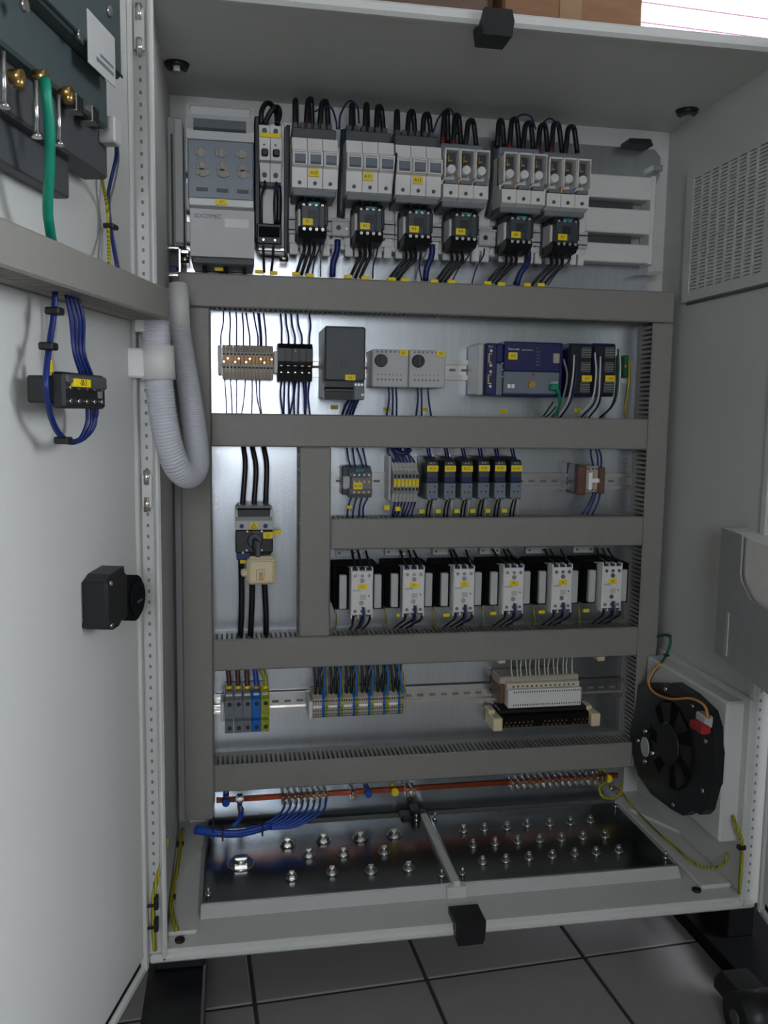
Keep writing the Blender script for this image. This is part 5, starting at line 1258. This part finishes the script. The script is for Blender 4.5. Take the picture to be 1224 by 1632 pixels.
for k in (4, 5):
    c = pts[k]; part(o, 'cable_tie', 'black', MB().box(c.x+.001, c.x+.008, c.y-.004, c.y+.006, c.z-.010, c.z+.012, .001).box(c.x-.012, c.x+.004, c.y-.006, c.y-.003, c.z-.003, c.z+.001))
pts = [UZ(291, 1322, .030), UZ(288, 1345, .024), UZ(284, 1375, .021), UZ(278, 1405, .020), UZ(274, 1430, .020), UZ(273, 1452, .020), UZ(277, 1470, .020), UZ(281, 1482, .017)]
o = thing('earth_wire', 'thick green and yellow earth wire inside the cabinet at its lower left edge', 'wire', tuple(pts[0]))
part(o, 'strand', 'earth', MB().tube(pts, .0042, 7))
for k in (1, 4):
    c = pts[k]; part(o, 'cable_tie', 'black', MB().box(c.x-.008, c.x+.006, c.y-.006, c.y+.006, c.z-.003, c.z+.003, .001))

# ================================================================== fan on the right wall
XF = .938
poly = [(1053, 1089), (1066, 1096), (1072, 1088), (1100, 1106), (1128, 1133), (1136, 1160), (1137, 1200), (1134, 1250), (1123, 1292), (1116, 1299), (1104, 1292), (1088, 1300), (1070, 1290), (1037, 1265), (1017, 1236), (1006, 1195), (1004, 1165), (1012, 1130), (1018, 1092), (1030, 1088)]
pl = [(lambda q: (q.y, q.z))(UX(px, py, XF)) for px, py in poly]
fy = sum(p[0] for p in pl)/len(pl); fz = sum(p[1] for p in pl)/len(pl)
fan = thing('filter_fan', 'black filter fan on a light grey box on the lower right wall', 'fan', (CW, fy, fz))
ymin, ymax = min(p[0] for p in pl), max(p[0] for p in pl); zmin, zmax = min(p[1] for p in pl), max(p[1] for p in pl)
part(fan, 'filter_box', 'paint', MB().box(.958, CW, ymin-.002, ymax-.02, zmin+.004, zmax+.012, .004))
part(fan, 'filter_flange', 'paint', MB().box(.990, CW+.001, ymin-.022, ymax, zmin-.012, zmax+.022, .003))
part(fan, 'fan_plate', 'black', MB().prism(pl, 'x', XF, .960))
part(fan, 'fan_ring', 'black_matt', MB().cyl((XF+.001, fy, fz), 'x', .085, -.003, 28, .082))
part(fan, 'motor_hub', 'black', MB().cyl((XF-.001, fy+.004, fz), 'x', .042, -.006, 24, .040))
for k in range(7):
    a = 2*pi*k/7+.3
    v = []
    for r_, da in ((.040, -.22), (.040, .22), (.082, .36), (.082, -.16)): v.append((fy+r_*cos(a+da), fz+r_*sin(a+da)))
    part(fan, 'blade', 'black', MB().prism(v, 'x', XF-.0035, XF-.0015))
c = UX(1034, 1190, XF)
part(fan, 'sticker', 'cover_grey', MB().cyl((XF-.0005, c.y, c.z), 'x', .0, -.0, 3) if False else MB().prism([(c.y+.020*cos(t_)*.85, c.z+.020*sin(t_)) for t_ in [2*pi*i/18 for i in range(18)]], 'x', XF-.0095, XF-.0075), 'pale round sticker')
for px, py in ((1062, 1098), (1105, 1125), (1126, 1181), (1121, 1260), (1074, 1283), (1022, 1180), (1045, 1200), (1034, 1165), (1033, 1213)):
    c = UX(px, py, XF); part(fan, 'screw', 'zinc', MB().cyl((XF+.001, c.y, c.z), 'x', .0042, -.004 if px not in (1022, 1045, 1034, 1033) else -.011, 8))
c = UX(1124, 1157, XF-.012)
part(fan, 'plug_socket', 'cover_grey', MB().box(XF-.014, XF+.002, c.y-.002, c.y+.03, c.z-.004, c.z+.017, .002))
part(fan, 'plug', 'red', MB().box(XF-.028, XF-.010, c.y-.016, c.y+.026, c.z-.010, c.z+.004, .002), 'red plug')
for px, py in ((1140, 1133), (1169, 1116)):
    c = UX(px, py, .985); part(fan, 'yellow_sticker', 'yellow', MB().box(c.x-.006, c.x+.002, c.y-.006, c.y+.006, c.z-.004, c.z+.004, .001))
c = UX(1104, 1099, .985); part(fan, 'box_latch', 'dark_grey', MB().box(.972, .99, c.y-.02, c.y+.015, c.z+.004, c.z+.010, .001))
pts = [UX(1041, 1018, .985), UX(1052, 1013, .98), UX(1066, 1013, .975), UX(1068, 1026, .97), UX(1062, 1044, .965), UX(1054, 1056, .96)]
o = thing('fan_cable', 'black cable changing to yellow that loops from the wall to the red fan plug', 'cable', tuple(pts[0]))
part(o, 'black_sheath', 'green_dark', MB().tube(pts, .0030, 8))
pts2 = [UX(1054, 1056, .96), UX(1040, 1072, .945), UX(1034, 1090, .935), UX(1045, 1105, .932), UX(1070, 1114, .930), UX(1100, 1113, .93), UX(1122, 1124, .925), UX(1129, 1145, .925)]
part(o, 'yellow_strand', 'orange', MB().tube(pts2, .0024, 8), 'yellow strand')
part(o, 'blue_strand', 'wire_blue', MB().tube([p+Vector((.004, .003, -.002)) for p in pts2], .0018, 6))
for k in (2, 4): part(o, 'cable_tie', 'black', MB().box(pts[k].x-.004, pts[k].x+.004, pts[k].y-.005, pts[k].y+.005, pts[k].z-.002, pts[k].z+.002))

# ================================================================== gear on the left door
def DT(name, label, cat, px, py, off, group=None):
    u, z = DU(px, py, off); return thing(name, label, cat, (u, off, z), group, LD)
# operator panel seen from behind
uR, zB = DU(197, 207, .07); u0_, zl = DU(165, 287, .03)
u7 = .50
t = thing('operator_panel', 'dark green-grey operator panel back with metal standoffs, at the top of the left door', 'panel', ((uR+u7)/2, 0, zB), None, LD)
ztop = zB+.25
part(t, 'rear_cover', 'hmi', MB().box(uR, u7, .035, .07, zB+.055, ztop, .004))
part(t, 'connector_ledge', 'hmi', MB().box(uR+.001, u7, .034, .052, zB, zB+.056, .003))
part(t, 'cover_seam', 'black', MB().box(uR, u7, .0695, .0705, zB+.057, zB+.060))
part(t, 'base_plate', 'dark_grey', MB().box(u0_, u7, .004, .036, zl, ztop, .003))
ul, zl2 = DU(115, 300, .025)
part(t, 'lower_flange', 'dark_grey', MB().box(ul, u7, .004, .022, zl2-.012, zl+.004, .002))
a_, b_ = DU(140, 62, .071), DU(183, 102, .071)
lp = part(t, 'type_label', 'cover_grey', MB().box(b_[0], a_[0], .070, .0716, b_[1]-.026, b_[1]+.028, .0004), 'pale type label')
part(lp, 'printed_line', 'mid_grey', MB().box(b_[0]+.006, a_[0]-.02, .0715, .0719, b_[1]-.016, b_[1]-.012).box(b_[0]+.006, a_[0]-.03, .0715, .0719, b_[1]-.008, b_[1]-.005))
for px, py in ((128, 56), (40, 8), (175, 18)):
    u, z = DU(px, py, .072); part(t, 'cover_screw', 'zinc', MB().cyl((u, .0695, z), 'y', .006, .004, 10))
for px, py0, py1 in ((5, 105, 167), (57, 150, 215), (93, 172, 228)):
    u, za = DU(px, py0, .062); _, zb_ = DU(px, py1, .062)
    part(t, 'standoff', 'zinc', MB().cyl((u, .062, zb_), 'z', .0026, za-zb_+.012, 8).cyl((u, .062, zb_-.002), 'z', .0052, .003, 8), 'metal standoff rod')
for px, py in ((33, 122), (72, 122), (112, 148)):
    u, z = DU(px, py, .06); part(t, 'round_socket', 'brass', MB().cyl((u, .05, z), 'y', .0065, .012, 12).cyl((u, .058, z-.010), 'z', .0050, .010, 10))
for px, py in ((125, 166), (150, 184)):
    u, z = DU(px, py, .056); q = part(t, 'data_socket', 'chrome', MB().box(u-.009, u+.009, .045, .058, z-.009, z+.009, .001))
    part(q, 'socket_opening', 'black', MB().box(u-.007, u-.001, .0575, .0585, z-.007, z+.007).box(u+.001, u+.007, .0575, .0585, z-.007, z+.007))
u, z = DU(181, 211, .05)
part(t, 'supply_plug', 'cover_grey', MB().box(u-.011, u+.011, .035, .056, z-.014, z+.016, .002), 'pale supply plug')
u, z = DU(160, 272, .03); part(t, 'earth_bolt', 'zinc', MB().cyl((u, .022, z), 'y', .006, .012, 8))
def dwire(pts, r_, m_, label, name='wire', cat='wire', group=None, n=6):
    L = []
    for px, py, off in pts:
        u, z = DU(px, py, off); L.append(Vector((u, off, z)))
    return solo(name, m_, MB().tube(L, r_, n), label, cat, tuple(L[0]), group, LD), L
dwire([(72, 128, .062), (74, 150, .066), (79, 200, .064), (79, 270, .055), (76, 330, .045), (79, 362, .04), (84, 392, .03)], .0052, 'green', 'green network cable hanging from the operator panel into the door trunking', 'network_cable', 'cable', None, 10)
dwire([(184, 224, .04), (185, 250, .03), (176, 290, .02), (172, 320, .015), (176, 360, .015), (180, 390, .02), (187, 426, .03)], .0024, 'wire_blue', 'blue wire from the operator panel plug, darker one of the pair')
dwire([(187, 224, .04), (189, 255, .03), (182, 295, .02), (175, 325, .015), (178, 362, .015), (184, 395, .02), (190, 427, .03)], .0014, 'wire_grey', 'thin grey wire from the operator panel plug beside the blue one')
dwire([(161, 276, .032), (165, 300, .02), (171, 330, .015), (173, 370, .015), (174, 420, .03)], .0024, 'earth', 'green and yellow earth wire from the operator panel into the door trunking', 'earth_wire')
u, z = DU(177, 361, .016); solo('cable_tie', 'black', MB().box(u-.011, u+.008, .008, .022, z-.003, z+.003, .001), 'small black cable tie around the panel wires above the door trunking', 'cable tie', (u, .008, z), None, LD)
# door trunking
off = .062
uA, zA = DU(270, 458, off); uB, zB2 = DU(270, 508, off); u9 = .515
_, zt_ = DU(135, 402, off); _, zb_ = DU(135, 467, off)
t = thing('door_trunking', 'grey slotted trunking across the inside of the left door', 'trunking', ((uA+u9)/2, 0, (zt_+zb_)/2), None, LD)
part(t, 'lid', 'trunk', MB().box(uA, u9, off-.007, off, zb_, zt_, .0025))
part(t, 'base', 'trunk', MB().box(uA+.002, u9, .001, .004, zb_, zt_))
for zc in (zb_+.001, zt_-.003):
    q = MB().box(uA+.002, u9, .003, .022, zc, zc+.002)
    k = uA+.002
    while k < u9-.006: q.box(k, k+.0054, .02, off-.006, zc, zc+.002); k += .0094
    part(t, 'slotted_wall', 'trunk', q, kind='stuff')
part(t, 'end_cap', 'trunk', MB().box(uA+.001, uA+.003, .003, off-.006, zb_+.001, zt_-.001))
# switch block with its label
off = .055
u1, zz1 = DU(102, 592, off); u2, zz2 = DU(169, 652, off)
t = thing('contact_block', 'black switch contact block with a yellow label, in the middle of the left door', 'switch', ((u1+u2)/2, 0, (zz1+zz2)/2), None, LD)
part(t, 'housing', 'black', MB().box(u2, u1, .040, off, zz2, zz1, .003))
part(t, 'front_step', 'dark_grey', MB().box(u2+.004, u1-.02, off-.004, off+.004, zz2+.022, zz2+.030, .002).box(u2+.002, u1-.002, off-.004, off+.003, zz1-.012, zz1-.002, .002))
ua, za = DU(68, 598, .03); ub, zb3 = DU(104, 643, .03)
part(t, 'rear_block', 'black', MB().box(u2+.006, u1-.001, .013, .041, zb3, za, .002))
part(t, 'mounting_stem', 'black', MB().cyl(((u1+u2)/2, 0, (za+zb3)/2), 'y', .011, .014, 16))
lx0, lz0 = DU(144, 618, off+.004); lx1, lz1 = DU(118, 603, off+.004)
yl = part(t, 'marker_label', 'yellow', MB().box(lx0, lx1, off, off+.005, lz0, lz1, .0005), 'yellow marker label')
lettering(yl, '-S0.1', .009, ((lx0+lx1)/2, off+.0052, (lz0+lz1)/2), 'ink', 'back')
for k in range(5):
    u = u2+(u1-u2)*(.12+.19*k)
    part(t, 'terminal_screw', 'zinc', MB().cyl((u, off-.001, zz1-.016), 'y', .0026, .003, 8).cyl((u, off-.001, zz2+.008), 'y', .0026, .003, 8))
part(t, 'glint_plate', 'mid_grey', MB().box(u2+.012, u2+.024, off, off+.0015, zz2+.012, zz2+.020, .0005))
dwire([(88, 465, .03), (86, 500, .03), (80, 540, .03), (75, 580, .035), (73, 605, .038), (74, 625, .038), (80, 660, .035), (92, 688, .032), (110, 704, .032), (130, 700, .034), (143, 686, .036), (152, 662, .04), (153, 645, .042)], .0034, 'wire_blue', 'thick blue wire looping under the contact block on the left door', 'wire', 'wire', None, 8)
for i, (px, dx) in enumerate(((105, 0), (111, 4), (117, 9), (122, 14))):
    dwire([(px, 467, .03), (px+8+i*1, 510, .035), (118+dx*1.1, 560, .04), (130+dx*1.2, 600, .042)], .0022, 'wire_blue', '%s blue wire from the left between the door trunking and the contact block' % ORD[i], 'wire', 'wire', 'blue wires above the contact block')
for i in range(3):
    dwire([(139+i*6, 650, .042), (138+i*7, 675, .04), (126+i*6, 696-i*2+4, .036), (106+i*2, 702+i*2, .033)], .0020, 'wire_blue', '%s thin blue wire from the left in the loop under the contact block' % ORD[i], 'wire', 'wire', 'thin blue wires under the contact block')
for px, py, lb in ((87, 496, 'upper black cable tie on the blue wires above the contact block'), (77, 552, 'lower black cable tie on the blue wires above the contact block'), (101, 702, 'black cable tie at the bottom of the blue wire loop')):
    u, z = DU(px, py, .032); solo('cable_tie', 'black', MB().box(u-.008, u+.008, .024, .040, z-.004, z+.004, .0015), lb, 'cable tie', (u, .024, z), None, LD)
u, z = DU(79, 584, .03); solo('wire_marker', 'yellow', MB().box(u-.004, u+.004, .026, .032, z-.007, z+.007, .001), 'yellow marker behind the blue wire left of the contact block', 'marker', (u, .026, z), None, LD)
# rotary lock body
DLK = .034
ua, za = DU(128, 917, .0); _, zb3 = DU(128, 1000, .0); ub, _ = DU(205, 958, DLK); za -= .007; zb3 -= .004
ud, _ = DU(230, 956, DLK)
t = thing('rotary_lock', 'black rotary door lock body with a round drum, low on the left door', 'lock', ((ua+ub)/2, 0, zb3), None, LD)
part(t, 'case', 'black', MB().box(ub, ua, .0, DLK, zb3, za, .004))
part(t, 'case_top', 'black', MB().prism([(ub+.002, za-.004), (ua-.002, za-.004), (ua-.022, za+.005), (ub+.004, za+.008)], 'y', .0, DLK-.004))
part(t, 'foot', 'black', MB().prism([(ub+.002, zb3+.006), (ub+.020, zb3+.001), (ub+.030, zb3-.004), (ua-.02, zb3-.004), (ua-.001, zb3+.002), (ua-.001, zb3+.008)], 'y', .0, DLK-.002))
zc = (za+zb3)/2-.010; rr = (za-zb3)*.50; uc = ud+rr
part(t, 'drum', 'black_matt', MB().cyl((uc, .004, zc), 'y', rr, DLK-.004, 28).cyl((uc, DLK, zc), 'y', rr*.8, .004, 24))
for f in (.93, .07): part(t, 'case_screw', 'chrome', MB().cyl((ua-.010, DLK-.0005, zb3+(za-zb3)*f), 'y', .0032, .003, 8))
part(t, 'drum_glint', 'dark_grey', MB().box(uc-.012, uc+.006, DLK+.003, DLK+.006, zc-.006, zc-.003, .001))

# ================================================================== corrugated hose between door and cabinet
CPT = [(247, 504, -.02), (249, 545, -.02), (252, 590, -.02), (257, 640, -.02), (266, 695, -.015), (281, 742, .0), (300, 758, .03), (313, 742, .07), (312, 700, .11), (304, 640, .15), (295, 580, .18), (287, 530, .20), (284, 490, .21), (284, 458, .215)]
cp = [U(*q) for q in CPT]
t = thing('corrugated_hose', 'light grey corrugated cable hose in a U between door and cabinet', 'hose', tuple(cp[0]))
mb = MB()
dense = MB().tube(cp, .01, 3, 14)
ctr = [sum((Vector(dense.v[i*3+k]) for k in range(3)), Vector())/3 for i in range(len(dense.v)//3)]
# even steps along the hose
L = [0]
for i in range(1, len(ctr)): L.append(L[-1]+(ctr[i]-ctr[i-1]).length)
step = .00115; out = []; s_ = 0; i = 0
while s_ < L[-1]:
    while L[i+1] < s_: i += 1
    out.append(ctr[i].lerp(ctr[i+1], (s_-L[i])/(L[i+1]-L[i]))); s_ += step
part(t, 'hose', 'conduit', mb.tube(out, .02, 20, 1, rf=lambda i, N: (.0212-.0032*i/N)*(1.0, 1.0, .93, .93)[i % 4]))
a_ = cp[1].lerp(cp[2], .15); q = MB().tube([a_, a_+Vector((.002, 0, -.048))], .0245, 20, 1)
part(t, 'clamp', 'white', q, 'pale clamp collar')
part(t, 'clamp_foot', 'white', MB().box(a_.x-.042, a_.x-.012, a_.y-.016, a_.y+.016, a_.z-.046, a_.z-.004, .003).box(a_.x-.046, a_.x-.036, a_.y-.012, a_.y+.012, a_.z-.062, a_.z+.018, .003))
q = MB().tube([cp[-1]+Vector((0, 0, .004)), cp[-2].lerp(cp[-3], .95)], .0175, 18, 1)
part(t, 'sleeve', 'white', q, 'pale end sleeve')
b = U(228, 504, -.03); solo('hose_bracket', 'white', MB().box(b.x-.012, b.x+.006, -.035, -.02, b.z-.022, b.z+.012, .002), 'small pale bracket under the end of the door trunking', 'bracket', (b.x, -.02, b.z))

# ================================================================== document pocket on the right door
RE, RN = Vector((cos(RA2), sin(RA2), 0)), Vector((sin(RA2), -cos(RA2), 0))   # along the door, off its inner face
def RU(px, py, off):
    d = ray(px, py); Pp = RH+RN*off; t_ = (Pp-CAM).dot(RN)/d.dot(RN); q = CAM+d*t_
    return (q-RH).dot(RE), q.z
OFFP = .085
uN, zN = RU(1150, 841, OFFP); _, zLo = RU(1138, 1040, OFFP)
sg = -1.0 if True else 1.0
t = thing('document_pocket', 'smoky grey plastic document pocket on the right door with pale papers inside', 'pocket', (uN+.12, 0, zLo), None, RD)
V = lambda v: -v
uF = uN+.33; zt2 = zN; zlo = zLo
uC, _ = RU(1180, 900, OFFP); _, zC = RU(1182, 920, OFFP)
fr = [(uN, zlo), (uF, zlo), (uF, zC-.035), (uC+.05, zC-.030), (uC+.008, zC-.008), (uC, zC+.004), (uC, zt2-.004), (uC-.004, zt2), (uN, zt2)]
part(t, 'front_sheet', 'smoke', MB().prism(fr, 'y', V(OFFP), V(OFFP-.003)))
part(t, 'far_side', 'smoke', MB().box(uN, uN+.003, V(.001), V(OFFP-.002), zlo, zt2))
part(t, 'bottom', 'smoke', MB().box(uN, uF, V(.001), V(OFFP-.002), zlo, zlo+.003))
part(t, 'back_sheet', 'smoke', MB().box(uN, uF, V(.001), V(.004), zlo, zt2))
part(t, 'near_side', 'smoke', MB().box(uF-.003, uF, V(.001), V(OFFP-.002), zlo, zC-.035))
ue, ze = RU(1159, 975, OFFP+.001); _, zf = RU(1156, 1045, OFFP+.001)
part(t, 'light_seam', 'cover_grey', MB().box(ue-.004, ue+.008, V(OFFP-.001), V(OFFP+.0015), zf, ze, .0005), 'pale strip drawn for the light seam on the pocket front')  # bright light seam at the pocket's bend, put in as a pale strip
o = solo('paper_stack', 'paper', MB().box(uN+.010, uF-.012, V(.006), V(OFFP-.008), zlo+.004, zt2-.004, .001), 'thick stack of pale papers standing in the document pocket', 'papers', (uN+.12, 0, zlo), None, RD)
for ch in (): pass
bpy.context.view_layer.update()
